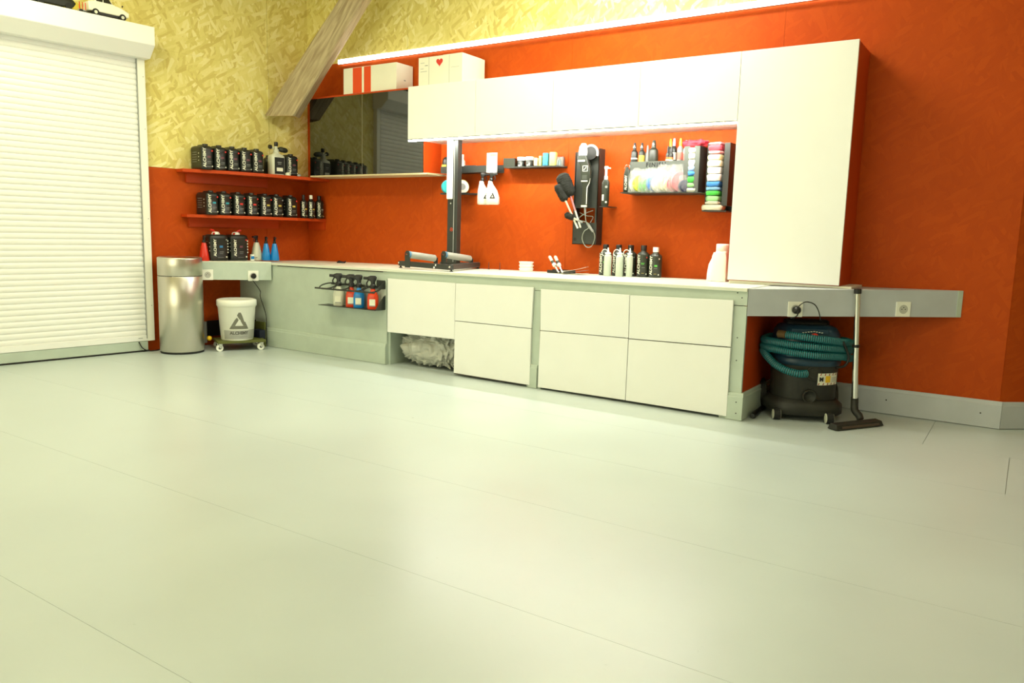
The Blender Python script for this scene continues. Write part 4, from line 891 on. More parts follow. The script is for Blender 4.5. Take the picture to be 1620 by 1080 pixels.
# polisher (long handheld machine)
def pb(px, py, y=-.12): return Yp(px, py, y)
t0 = pb(925.5, 328); t = thing('polisher', 'black handheld polishing machine with white head hanging on the board', 'polisher', t0, 0)
hh = pb(925, 246).z-t0.z; top = pb(923, 227).z-t0.z; sx = pb(923, 246).x-t0.x
MB().loft([(0, .021, .016, .0, 0), (.08, .019, .016, 0, 0), (hh*.38, .020, .018, 0, 0), (hh*.50, .034, .022, -.0, 0), (hh*.72, .038, .024, 0, 0), (hh*.95, .038, .024, sx, 0), (hh, .033, .022, sx, 0)], 22, p=4).build('body', M_BOT, t)
MB().loft([(hh, .031, .022, sx, 0), (hh+.02, .032, .022, sx, 0), (top-.022, .028, .02, sx, 0), (top, .014, .012, sx, 0)], 22, p=3).build('head_cover', M_PW, t)
MB().tube([(sx+.055, .01+.0, hh+.02), (sx+.055, -.005, hh+.02)], .05, 26).build('backing_plate', M_BLK, t)
ring = [(sx+.055+.052*math.cos(a), .0, hh+.012+.052*math.sin(a)) for a in [math.radians(d) for d in range(-20, 140, 10)]]
MB().tube(ring, .009, 8).build('guard_ring', M_PG, t)
MB().box(sx-.026, sx+.026, -.027, -.022, hh*.88, hh*.91).build('white_stripe', M_TXT, t); MB().box(-.024, .022, -.026, -.02, hh*.495, hh*.515).build('white_stripe', M_TXT, t); MB().box(-.022, .022, -.0185, -.014, .002, .014).build('white_stripe', M_TXT, t)
zq = hh*.745
for a in ((-.016, .022, zq-.019, zq-.016), (-.016, .022, zq+.016, zq+.019), (-.016, -.013, zq-.019, zq+.019), (.019, .022, zq-.019, zq+.019)): MB().box(a[0], a[1], -.0262, -.022, a[2], a[3]).build('square_print', M_TXT, t)
MB().extr([(-.008, -.0262, zq-.010), (-.003, -.0262, zq-.010), (.014, -.0262, zq+.011), (.009, -.0262, zq+.011)], (0, .003, 0)).build('square_print', M_TXT, t)
MB().box(-.018, .018, -.0245, -.02, hh*.54, hh*.62).build('display', mat('display_grey', (70, 74, 68), .3), t)
MB().tube([(.034, -.008, hh*.56), (.030, -.010, hh*.47), (.018, -.016, hh*.38), (.018, -.016, .02)], .0032, 6).build('white_trim', M_PW, t)
MB().tube([(0, 0, .0), (.002, 0, -.035), (.004, 0, -.05)], .006, 8, rs=[.008, .007, .004]).build('cord_guard', M_PG, t)
q = t0
cabp = [q+Vector((.004, 0, -.05)), pb(927, 350), pb(931, 360, -.10), pb(924, 366, -.10), pb(921, 378, -.10), pb(927, 390, -.10), pb(936, 389, -.10), pb(941, 375, -.10), pb(937, 363, -.10), pb(929, 352, -.10), pb(915, 347, -.095), pb(925, 338, -.075), pb(938, 333, -.075)]
tag(MB().tube(smoothpath(cabp), .0028, 6).build('power_cable', mat('grey_cable', (150, 154, 140), .5)), 'grey looped cable of the polisher hanging over the board pocket', 'cable')
tag(MB().tube(smoothpath([pb(917, 336, -.06), pb(927, 341, -.06), pb(938, 343, -.06), pb(934, 352, -.07), pb(930, 360, -.07)]), .0025, 6).build('power_cable', mat('grey_cable', (150, 154, 140), .5)), 'thin grey cable crossing the opening of the tool board', 'cable')
a = pb(928, 353, -.10); b = pb(938, 366, -.10); t = thing('cable_plug', 'grey plug end of the cable on the tool board pocket', 'plug', a); MB().tube([(0, 0, 0), (b-a)*.5, (b-a)], .008, 10, rs=[.004, .009, .008]).build('body', M_PG, t)
# wheel brushes
M_FUR = mat('black_fibre', (30, 31, 24), .95, bump=1., bscale=180)
def brush(label, pa, pm, pb_, r, y, pink=False, rm=None):
    a = Yp(*pa, y); m_ = Yp(*pm, y); b = Yp(*pb_, y+.045); t = thing('wheel_brush', label, 'brush', b, 0, 'black wheel brushes')
    A = a-b; Mi = m_-b
    d = (A-Mi); n = 26; pts = [Mi+d*(i/n) for i in range(n+1)]
    rs = [r*(min(1, math.sqrt(max(0, 1-((i/n-.5)*2)**6))*1.0)+.05)*(1+.07*math.sin(i*2.6)) for i in range(n+1)]
    mb = MB(); mb.tube(pts, r, 18, rs=rs)
    for v in mb.v: v += noise.noise_vector(v*90)*.0055
    mb.build('brush_head', M_FUR, t)
    MB().tube([(0, 0, 0), Mi*.55], .0065, 10).build('handle', rm or M_PG, t); MB().tube([Mi*.55, Mi*1.02], .0065, 10).build('handle_neck', M_CREAM if not pink else mat('pink_handle', (220, 150, 160), .4), t)
    return t
brush('large black wheel brush with a pink handle in the board pocket', (888, 275), (903, 311), (918.5, 360), .045, -.15, True, M_PW)
brush('black wheel brush with a pale handle in front of the large one', (881, 292), (895, 318), (914, 361), .029, -.185, False, M_PW)
brush('short black wheel brush lying lowest, across the board pocket', (894, 339), (908, 345), (921, 352), .020, -.17, False, M_PG)

# hanging pump bottle
p = Yp(957, 326, -.12); t = thing('pump_bottle', 'black bottle with a white pump head hanging right of the tool board', 'bottle', (p.x, -.12, p.z), .25)
hb_ = Yp(957, 284, -.12).z-p.z; ht = Yp(957, 263, -.12).z-p.z
MB().loft([(0, .020, .016), (.01, .025, .02), (hb_*.9, .025, .02), (hb_, .014, .014)], 20, p=3).build('body', M_BOT, t); MB().box(-.018, -.006, -.0215, -.018, .035, .075).build('label', M_TXT, t); MB().box(.004, .016, -.0215, -.018, .02, .032).build('label', M_TXT, t)
MB().lathe([(.012, hb_-.002), (.012, hb_+.02), (.008, hb_+.026), (.008, ht-.02), (.014, ht-.018), (.014, ht-.003), (.010, ht)], 16).build('pump', M_PW, t); MB().tube([(0, 0, ht-.01), (.03, -.005, ht-.014)], .005, 8).build('spout', M_PW, t)
MB().lathe([(.0085, 0), (.0085, .001)], 14, (.008, -.0206, hb_*.72), 'y').build('badge', M_PG, t)
tag(MB().box(p.x-.03, p.x+.03, -.14, -.001, p.z-.006, p.z-.001).build('bottle_ledge', M_BLACK), 'small black ledge under the pump bottle', 'ledge')

# ------------------------------------------------------------------ bag rack
yr = -.12
R_ = lambda px, py, y=yr: Yp(px, py, y)
ra = R_(994, 306); rb_ = R_(1086, 306); rc = R_(1118, 306)
rk = thing('bag_rack', 'wide black wall rack full of plastic bags of sponges, bottles on top', 'rack', (ra.x, 0, ra.z))
rw1 = rb_.x-ra.x; rw2 = rc.x-ra.x; rh = R_(1000, 256).z-ra.z; rtop = R_(1103, 232).z-ra.z
MB().box(0, rw1, yr, yr+.004, .0, rh).build('front_plate', M_RACK, rk); MB().box(0, rw2, yr-.09, -.001, -.006, 0).build('base', M_BLACK, rk); MB().box(0, .004, yr, -.001, 0, rh).build('side_plate', M_BLACK, rk)
MB().box(0, rw1, yr+.004, -.001, rh*.55, rh*.55+.004).build('inner_shelf', M_BLACK, rk)
c0 = R_(1085, 280).x-ra.x; c1 = R_(1093, 280).x-ra.x; c2_ = R_(1101, 280).x-ra.x; c3_ = R_(1109, 280).x-ra.x
MB().box(c0, c1, yr-.045, yr-.041, 0, rtop).build('column_front', M_RACK, rk); MB().box(c2_, c3_, yr-.045, yr-.041, 0, rtop).build('column_front', M_RACK, rk)
MB().box(c3_-.003, c3_+.001, yr-.041, -.001, 0, rtop).build('side_plate', M_BLACK, rk); MB().box(c0, c0+.004, yr-.041, -.001, 0, rtop).build('side_plate', M_BLACK, rk); MB().box(c0, c3_, -.006, -.001, 0, rtop).build('back_plate', M_BLACK, rk)
ob('lettering', text_mesh('FINISH', .038, M_RUB, .0012, .0016, space=1.25), rk, loc=(rw1*.46, yr-.0008, rh*.885))
def mbag(name): return None
M_FILM = mat('clear_bag_film', (240, 243, 238), .15, spec=.9, alpha=.20)
cols = [('white', (238, 238, 228)), ('yellow', (214, 222, 60)), ('green', (130, 214, 120)), ('green', (120, 205, 110)), ('blue', (80, 140, 220)), ('white', (240, 240, 236)), ('white', (242, 242, 236)), ('cream', (240, 236, 205)), ('cream', (238, 230, 200)), ('red', (214, 60, 84)), ('pink', (226, 140, 150)), ('navy', (34, 44, 90))]
pxs = [1006, 1012, 1020, 1027, 1034, 1041, 1047, 1053, 1059, 1066, 1074, 1082]
for k, ((cn, cc), px) in enumerate(zip(cols, pxs)):
    yy = yr-.052; p = Yp(px, 300, yy); h_ = .130+.016*math.sin(k*2.1)+(.02 if k in (5, 7, 10) else 0)
    if k == 11: h_ = .10
    b = thing('sponge_bag', {0: 'white sponge bag at the far left of the bag rack', 1: 'bag with a yellow pad near the left of the bag rack', 2: 'left of the two green pad bags in the rack', 3: 'right of the two green pad bags in the rack', 4: 'bag with a blue pad in the middle of the rack', 5: 'white pad bag just right of the blue one', 6: 'second white pad bag right of the blue one', 7: 'left cream pad bag in the rack', 8: 'right cream pad bag, left of the red one', 9: 'bag with a red pad in the rack', 10: 'tall pink and white bag at the right of the rack', 11: 'navy pad bag at the right end of the rack'}[k], 'bag', (p.x, yy, ra.z+.0005), random.uniform(.95, 1.1), 'sponge bags in the rack')
    m = mat('pad_'+cn+str(k), cc, .85, bump=.5, bscale=120)
    o = MB().tube([(0, -.0095, h_*.40), (0, .0095, h_*.40)], h_*.36, 20).build('pad', m, b)
    # film envelope, crinkled
    mb = MB(); nu, nv = 18, 14; vs = []
    for side in (-1, 1):
        for j in range(nv+1):
            for i in range(nu+1):
                u_, v_ = i/nu*2-1, j/nv
                xx = u_*h_*.46*(1-.25*max(0, v_-.75)*4*abs(u_)); bul = .015*(1-u_**2)*(math.sin(math.pi*min(1, v_*1.05+.05)))**.7
                q = Vector((xx, side*(bul+.002), v_*h_*1.06)); nn = noise.noise_vector(q*70+Vector((k*5, 0, 0)))
                vs.append(q+Vector((nn.x*.004, nn.y*.0055, nn.z*.008 if j == nv or j == 0 else 0)))
    st_ = (nu+1)*(nv+1)
    fs = [(s*st_+j*(nu+1)+i, s*st_+j*(nu+1)+i+1, s*st_+(j+1)*(nu+1)+i+1, s*st_+(j+1)*(nu+1)+i) for s in (0, 1) for j in range(nv) for i in range(nu)]
    mb.add(vs, fs, False)
    for v in mb.v: v.x = v.x
    o = mb.build('film', M_FILM, b)
# bottles on top of rack
def rackbottle(px, ptop, r, lb, m, capm, tip=None, y=-.07, lab=None, letter=None, band=None):
    p = Yp(px, 250, y); z0 = ra.z+rh*.55+.0045; h_ = Yp(px, ptop, y).z-z0
    t = thing('bottle', lb, 'bottle', (p.x, y, z0), .2, 'bottles on the bag rack')
    MB().lathe([(r*.95, 0), (r, .003), (r, h_*.70), (r*.9, h_*.74), (r*.5, h_*.79), (r*.42, h_*.80)], 20).build('body', m, t)
    MB().lathe([(r*.5, h_*.785), (r*.48, h_*.9), (r*.3, h_)], 14).build('cap', capm, t)
    if lab: MB().lathe([(r*1.01, h_*.42), (r*1.01, h_*.62)], 20).build('label', lab, t)
    if band: MB().lathe([(r*1.012, h_*.50), (r*1.012, h_*.54)], 20).build('band', band, t)
    if letter: ob('cap_letter', text_mesh(letter, .022, M_TXT, .001, .0008), t, loc=(0, -r*.5-.002, h_*.88))
rackbottle(1003.5, 226, .022, 'first dark bottle with a letter cap from the left on the bag rack', M_CAN, M_BLK, letter='A', band=M_TXT)
rackbottle(1015, 226, .020, 'second dark bottle with a letter cap from the left on the bag rack', M_CAN, M_BLK, letter='A', lab=M_YELP)
rackbottle(1024, 230, .017, 'pale tube bottle behind the lettered bottles on the bag rack', M_PG, M_PG, y=-.035)
rackbottle(1033.5, 222, .030, 'larger grey-black bottle with a letter cap on the bag rack', M_BOT, M_BOT, letter='B')
rackbottle(1060, 220, .017, 'dark bottle with a yellow tip at the back of the bag rack', M_CAN, M_YEL, y=-.035, lab=M_PG)
rackbottle(1065.5, 219, .019, 'dark bottle with a lilac tip on the bag rack', M_CAN, mat('lilac_cap', (150, 150, 190), .4), y=-.05, lab=M_TXT)
rackbottle(1056.5, 231, .013, 'short dark bottle with an orange label, left of its twin, on the bag rack', M_CAN, M_BLK, y=-.095, lab=mat('orange_label', (226, 110, 50), .5), band=M_TXT)
rackbottle(1062, 232, .013, 'short dark bottle with an orange label, right of its twin, on the bag rack', M_CAN, M_BLK, y=-.10, lab=mat('orange_label', (226, 110, 50), .5), band=M_TXT)
rackbottle(1075.5, 219, .019, 'grey bottle with a yellow tip on the bag rack', M_PG, M_YEL, lab=mat('salmon_label', (206, 110, 96), .5))
rackbottle(1084.5, 222, .018, 'grey bottle with a pale tip left of the red cloth on the bag rack', M_PG, mat('lilac_cap', (150, 150, 190), .4), lab=mat('salmon_label', (206, 110, 96), .5))
# left bottle hung on the rack end
p = Yp(990.5, 304, -.15); t = thing('bottle', 'slim dark bottle with white writing at the left end of the bag rack', 'bottle', (p.x, -.15, p.z), .2)
MB().loft([(0, .017, .015), (.005, .020, .018), (.11, .020, .018), (.145, .012, .010), (.16, .008, .008)], 18, p=3).build('body', M_BOT, t); ob('lettering', text_mesh('ALCHIMY', .022, M_TXT, .001, .0005, True), t, loc=(.0, -.019, .06))
MB().tube([(-.018, 0, .15), (-.01, 0, .172), (.014, 0, .172), (.018, 0, .15)], .0015, 6).build('wire_clip', M_CHROME, t)
tag(MB().box(p.x-.03, p.x+.03, -.175, -.001, p.z-.007, p.z-.001).build('bottle_ledge', M_BLACK), 'small black ledge at the left end of the bag rack', 'ledge')
# red cloth on top
def cloth_lump(name, lb, cat, c, a, b, h_, m, seed, amp=.25, group=None, cell=25):
    o = crumple(0, 0, 0, a, b, h_, seed, amp, 48, 26, cell).build(name, m, None, 0, c); return tag(o, lb, cat, group)
M_CLR_R = mat('red_cloth', (196, 44, 62), .7); M_FILM2 = mat('crinkled_film', (232, 226, 214), .2, trans=.3, spec=.8)
p = Yp(1100, 226, -.10); cloth_lump('wrapped_cloth', 'crumpled red wrapped cloth lying on top of the bag rack column', 'cloth', (p.x, -.095, p.z-.004), .095, .055, .026, M_CLR_R, 4.2)
# stacks in the column of the rack, and in the dispenser
def stack(xc, wd, y, z0, items, group, place):
    z = z0
    for k, (cn, cc, h_, ww) in enumerate(items):
        m = mat('cloth_'+cn, cc, .8, bump=.4, bscale=90)
        h_ *= .90; mb = MB().loft([(0, ww/2*.93, .040), (h_*.3, ww/2, .044), (h_*.7, ww/2, .044), (h_*.95, ww/2*.9, .04)], 28, p=5)
        for v in mb.v: v += noise.noise_vector(v*55+Vector((k*3, 1, z*50)))*.004; 
        mz = min(v.z for v in mb.v)
        for v in mb.v: v.z -= mz
        zt = max(v.z for v in mb.v)
        o = mb.build('wrapped_pad', m, None, 0, (xc, y, z)); tag(o, place(k, cn, len(items)), 'wrapped pad', group); z += zt+.0005
    return z
W_ = (240, 240, 228)
cx_ = ra.x+(c1+c2_)/2
z_ = ra.z+.001
tot = rtop
seq = [('clear film', (206, 208, 190), .030, .085), ('green film', (150, 205, 140), .030, .060), ('green', (70, 190, 70), .040, .055), ('blue', (60, 130, 200), .034, .052), ('pale blue', (150, 180, 225), .030, .050), ('white', W_, .040, .050), ('cream', (238, 232, 190), .040, .050), ('pale yellow', (240, 232, 170), .032, .050)]
def lab1(k, cn, n): return '%s wrapped pad in the narrow column of the bag rack, %s' % (cn, ['lowest', 'second from below', 'third from below', 'fourth from below', 'fifth from below', 'sixth from below', 'second from the top', 'topmost'][k])
stack(cx_, 0, -.125, z_, seq, 'pads in the rack column', lab1)
# right dispenser
da = Yp(1113, 333, -.13); db = Yp(1160, 333, -.13); dt_ = Yp(1140, 226, -.13)
dx0 = Yp(1117.5, 280, -.13).x; dx1 = Yp(1153, 280, -.13).x
ds = thing('pad_dispenser', 'tall narrow black wall holder stacked with wrapped pads beside the tall cabinet', 'holder', (dx0, 0, da.z))
dh = dt_.z-da.z; dw = dx1-dx0
MB().box(0, .020, -.135, -.131, .03, dh).build('front_edge', M_BLACK, ds); MB().box(0, .003, -.131, -.001, 0, dh).build('side_plate', M_BLACK, ds); MB().box(dw-.003, dw, -.131, -.001, 0.03, dh).build('side_plate', M_BLACK, ds)
MB().box(dw-.034, dw, -.135, -.131, .03, dh).build('front_edge', M_BLACK, ds); MB().box(0, dw, -.005, -.001, 0, dh).build('back_plate', M_BLACK, ds); MB().box(-.01, dw+.002, -.15, -.001, -.006, 0).build('base', M_BLACK, ds)
seq2 = [('crinkled film', (215, 210, 190), .036, .135), ('clear film', (206, 208, 190), .020, .09), ('green film', (150, 205, 140), .034, .086), ('green', (110, 200, 100), .030, .086), ('blue film', (120, 170, 215), .022, .086), ('blue', (60, 130, 200), .034, .088), ('white', W_, .048, .086), ('white', W_, .042, .086), ('cream', (238, 232, 190), .040, .088), ('pale yellow', (240, 232, 170), .036, .086), ('pink', (226, 150, 150), .020, .084), ('red', (200, 70, 84), .034, .084), ('pink', (226, 150, 150), .016, .084)]
def lab2(k, cn, n): return '%s wrapped pad in the tall holder, %s' % (cn, ['lowest, sticking out at both sides', 'second from below', 'third from below', 'fourth from below', 'fifth from below', 'sixth from below', 'seventh from below', 'sixth from the top', 'fifth from the top', 'fourth from the top', 'third from the top', 'second from the top', 'topmost'][k])
xc = (Yp(1122, 280, -.13).x+Yp(1146, 280, -.13).x)/2
stack(xc-.018, 0, -.105, da.z+.0005, seq2, 'pads in the tall holder', lab2)

# ------------------------------------------------------------------ cardboard boxes on the cabinets
def carton(label, px0, px1, px2, pyb, pyt, y, dep, extras, zb):
    a = Yp(px0, pyb, y); b = Yp(px1, pyb, y); h_ = Yp(px1, pyt, y).z-zb
    t = thing('carton', label, 'box', (a.x, y, zb)); w_ = b.x-a.x
    MB().box(0, w_, 0, dep, 0, h_).build('body', M_CARD, t, .002)
    extras(t, w_, h_, dep); return t
def ex1(t, w_, h_, dep):
    for a, b in ((.185, .36), (.40, .53)): MB().box(w_*a, w_*b, -.001, .0, .004, h_-.003).build('orange_stripe', M_ORC, t)
    MB().box(w_*.36, w_*.40, -.001, 0, .004, h_-.003).build('white_stripe', M_TXT, t)
    MB().box(w_, w_+.001, dep*.45, dep*.55, h_*.38, h_*.42).build('print_mark', M_PG, t)
def ex2(t, w_, h_, dep):
    pts = []
    for i in range(24):
        a = 2*math.pi*i/24; x = 16*math.sin(a)**3; z = 13*math.cos(a)-5*math.cos(2*a)-2*math.cos(3*a)-math.cos(4*a); pts.append((w_*.49+x*.0019, -.001, h_*.78+z*.0019))
    MB().extr(pts, (0, .001, 0)).build('heart_print', M_REDD, t)
    MB().box(w_*.245, w_*.25, -.0008, 0, .004, h_-.003).build('fold_line', M_PG, t); MB().box(w_*.71, w_*.715, -.0008, 0, .004, h_-.003).build('fold_line', M_PG, t)
    for k, (a, b) in enumerate(((.05, .14), (.15, .22), (.05, .12), (.05, .2))): MB().box(w_*a, w_*b, -.0008, 0, h_*(.80-.1*k), h_*(.815-.1*k)).build('print_line', M_PG if k != 1 else M_RUB, t)
    MB().box(w_*.75, w_*.93, -.0008, 0, h_*.55, h_*.558).build('print_line', M_PG, t); MB().box(w_*.05, w_*.3, .02, dep*.9, h_, h_+.003).build('flap', M_CARD, t); MB().box(w_*.55, w_*.98, .01, dep*.9, h_, h_+.004).build('flap', M_CARD, t)
carton('flat white box with two orange stripes on top of the glass cabinet', 543.5, 627, 648, 146, 98, -.20, .19, ex1, 2.0305)
carton('white cardboard box with a red heart on top of the white wall cabinets', 662, 731, 766, 120, 83, -.30, .27, ex2, 2.0095)

# ------------------------------------------------------------------ beam
M_WOOD = wood_mat('weathered_beam', (146, 126, 92), (196, 178, 140), (14, 14, 1.2))
lo = Yp(463, 163, -.335); hi = Yp(557, 0, -.335); d = (hi-lo).normalized(); ext = hi+d*((H-hi.z)/d.z)
bl = (ext-lo).length; n = 22; mb = MB(); vs = []
cs = [(-1, -.82), (-.86, -1), (0, -1.03), (.86, -1), (1, -.84), (1.03, 0), (1, .84), (.86, 1), (-.86, 1), (-1, .84), (-1.04, 0)]
for j in range(n+1):
    t_ = j/n
    for i, (x, y) in enumerate(cs):
        q = Vector((x*.088*(1+(.42*max(0, 1-t_*1.9) if x < 0 else 0))+math.sin(t_*3.1)*.018, y*.066, t_*bl)); nn = noise.noise_vector(Vector((x*1.3+7, y*1.3, t_*bl*2.2)))
        q += Vector((nn.x*.014, nn.y*.010, 0))
        vs.append(q)
sg = len(cs)
mb.add(vs, [(j*sg+i, j*sg+(i+1) % sg, (j+1)*sg+(i+1) % sg, (j+1)*sg+i) for j in range(n) for i in range(sg)], False); mb.add(vs[:sg], [tuple(range(sg))[::-1]])
bo = mb.build('wooden_brace', M_WOOD); tag(bo, 'rough grey-brown timber brace rising from the corner past the ceiling', 'beam')
ax = Matrix.Rotation(math.radians(24), 3, 'Z'); Xc = Vector((0, 1, 0)).cross(d).normalized(); Yc = d.cross(Xc)
mr_ = Matrix((Xc, Yc, d)).transposed() @ ax; mt = mr_.to_4x4(); mt.translation = lo; bo.matrix_world = mt
zcut = Yp(452, 185, -.335).z
for i in range(sg):
    v = bo.data.vertices[i]; q = mt @ v.co; v.co.z += max((-.022-q.x)/d.x, (zcut-q.z)/d.z)
q0 = LW(uL(422, 160, .003), 0, 0); uA, uB = uL(423, 160, .003), uL(470, 160, .003)
zA, zB_ = 2.13, 1.93
patch = MB().extr([LW(uA, .001, zA), LW(uB, .001, zA), LW(uB, .001, zB_), LW(uA, .001, zB_)], NL*.012).build('strand_board_patch', M_OSB_L, wl)
# beam foot must reach the wall
foot = MB(); 

# ------------------------------------------------------------------ toy truck on the shutter box
def boxtop(px, v): return LW(uL(px, 15, v), v, 2.3525)
ctr = boxtop(176, .13)
uc = uL(170, 25, .13); tk = thing('toy_truck', 'white toy pickup truck parked on top of the shutter box', 'toy', LW(uc, .115, 2.3525), ROTL)
f_ = uL(152, 20, .15)-uL(194, 20, .15)   # wheelbase
hwb = f_/2; k_ = hwb
MB().extr([(-hwb*1.45, -.045, .028), (hwb*1.5, -.045, .028), (hwb*1.55, -.045, .060), (hwb*.9, -.045, .085), (hwb*.35, -.045, .092), (-hwb*.1, -.045, .14), (-hwb*.85, -.045, .142), (-hwb*1.05, -.045, .092), (-hwb*1.5, -.045, .088)], (0, .09, 0)).build('body', mat('cream_car_paint', (238, 236, 216), .25), tk, .006)
MB().extr([(hwb*.22, -.0462, .094), (-hwb*.10, -.0462, .134), (-hwb*.40, -.0462, .134), (-hwb*.40, -.0462, .094)], (0, .0924, 0)).build('side_window', M_GLASS, tk); MB().extr([(-hwb*.46, -.0462, .094), (-hwb*.46, -.0462, .134), (-hwb*.80, -.0462, .134), (-hwb*.95, -.0462, .094)], (0, .0924, 0)).build('side_window', M_GLASS, tk)
MB().box(-hwb*1.3, hwb*1.3, -.038, .038, .014, .028).build('chassis', M_BLK, tk)
for x_ in (-hwb, hwb):
    for y_ in (-.05, .038):
        MB().tube([(x_, y_, .022), (x_, y_+.012, .022)], .022, 18).build('wheel', M_RUB, tk); MB().tube([(x_, y_-.001, .022), (x_, y_+.013, .022)], .011, 12).build('hub_cap', M_CREAM, tk)
MB().box(hwb*.95, hwb*1.0, -.060, -.046, .088, .098).build('mirror', M_BLK, tk)
uc = uL(112, 12, .12)
t = thing('toy_trailer', 'small toy trailer with a reddish frame behind the toy pickup on the shutter box', 'toy', LW(uL(128, 12, .12), .115, 2.3525), ROTL)
MB().box(-.03, .05, -.02, .02, .010, .016).build('drawbar', M_BLK, t); MB().box(-.03, .02, -.03, .03, .016, .022).build('deck', M_PG, t)
for x_ in (-.02, .0, .018): MB().box(x_, x_+.004, -.03, -.026, .022, .07).build('stake', M_REDP, t)
for y_ in (-.036, .028): MB().tube([(-.01, y_, .012), (-.01, y_+.008, .012)], .012, 14).build('wheel', M_RUB, t)
t = thing('toy_car', 'dark toy model car with yellow front at the left on the shutter box', 'toy', LW(uL(84, 4, .11), .105, 2.3525), ROTL)
MB().loft([(.02, .14, .045), (.05, .15, .048), (.07, .12, .045), (.10, .07, .04)], 20, p=4).build('body', M_CAN, t)
MB().loft([(.012, .055, .035), (.05, .05, .035), (.062, .03, .03)], 16, c=(.115, -.005, 0), p=3).build('front', mat('ochre_paint', (196, 176, 60), .5), t)
for x_ in (-.09, .08):
    for y_ in (-.05, .04): MB().tube([(x_, y_, .022), (x_, y_+.01, .022)], .022, 16).build('wheel', M_RUB, t)

# ------------------------------------------------------------------ vacuum cleaner
vc = Vector((4.395, -.345, 0))
vt = thing('vacuum_cleaner', 'black and blue workshop vacuum cleaner with coiled teal hose under the right bench', 'vacuum cleaner', vc, math.radians(28))
rv = .168
MB().loft([(.045, rv*.96, rv*.92), (.06, rv*.98, rv*.95), (.30, rv*1.03, rv*1.0)], 40, p=2.6).build('tub', M_VAC, vt)
MB().loft([(.030, rv*1.12, rv*1.10), (.040, rv*1.20, rv*1.16), (.085, rv*1.20, rv*1.16), (.100, rv*1.10, rv*1.08), (.112, rv*1.02, rv*.98)], 40, p=3.0).build('bumper', M_VAC, vt)
MB().loft([(.300, rv*1.06, rv*1.03), (.312, rv*1.09, rv*1.06), (.335, rv*1.09, rv*1.06), (.345, rv*1.04, rv*1.0)], 40, p=2.6).build('rim', M_NAVY, vt)
MB().loft([(.345, rv*1.0, rv*.97), (.42, rv*1.0, rv*.97), (.47, rv*.98, rv*.94), (.50, rv*.86, rv*.82), (.512, rv*.7, rv*.66)], 40, p=3.2).build('motor_head', M_NAVY, vt)
MB().loft([(.508, rv*.72, .05), (.530, rv*.70, .048), (.536, rv*.62, .04)], 24, c=(0, .02, 0), p=4).build('carry_handle', M_BLK, vt)
MB().lathe([(.020, rv*.90), (.024, rv*.93), (.022, rv*1.0), (.0001, rv*1.01)], 20, (.0, 0, .455), 'y').build('red_dial', M_REDP, vt)
MB().box(-.12, .07, -rv*.955, -rv*.90, .475, .497).build('control_panel', M_NAVY, vt)
lt = MB()
for k in range(8): lt.box(-.065+.014*k, -.056+.014*k, -rv*.96, -rv*.95, .486-.002*abs(k-4), .489-.002*abs(k-4))
lt.build('panel_print', M_TXT, vt)
MB().lathe([(.030, rv*.90), (.038, rv*.97), (.038, rv*1.03), (.030, rv*1.05), (.028, rv*.98), (.0001, rv*.98)], 24, (-.005, 0, .135), 'y').build('drain_cap', M_VAC, vt)
MB().lathe([(.036, rv*.88), (.042, rv*.96), (.042, rv*1.02), (.034, rv*1.04), (.030, rv*1.0)], 26, (.01, 0, .262), 'y').build('hose_inlet', M_VAC, vt)
for sx_ in (-1, 1): MB().box(sx_*rv*1.02-.01, sx_*rv*1.02+.01, -.03, .03, .30, .37).build('latch', M_BLK, vt)
for a_ in (-1, 1):
    cx2, cy2 = (-.168, -.160) if a_ < 0 else (.095, -.212)
    MB().tube([(cx2-.018, cy2, .029), (cx2+.018, cy2, .029)], .028, 22).build('castor_wheel', M_RUB, vt)
    MB().lathe([(.021, cx2-.0195), (.027, cx2-.0195), (.027, cx2-.0175), (.021, cx2-.0175)], 20, (0, cy2, .029), 'x').build('castor_rim', M_CREAM, vt); MB().lathe([(.021, cx2+.0175), (.027, cx2+.0175), (.027, cx2+.0195), (.021, cx2+.0195)], 20, (0, cy2, .029), 'x').build('castor_rim', M_CREAM, vt)
    MB().box(cx2-.010, cx2+.010, cy2-.006, cy2+.03, .028, .06).build('castor_fork', M_VAC, vt)
for a_ in (-1, 1): MB().tube([(a_*(rv*1.08), .13, .088), (a_*(rv*1.08)+a_*.032, .13, .088)], .088, 32).build('rear_wheel', M_VAC, vt)
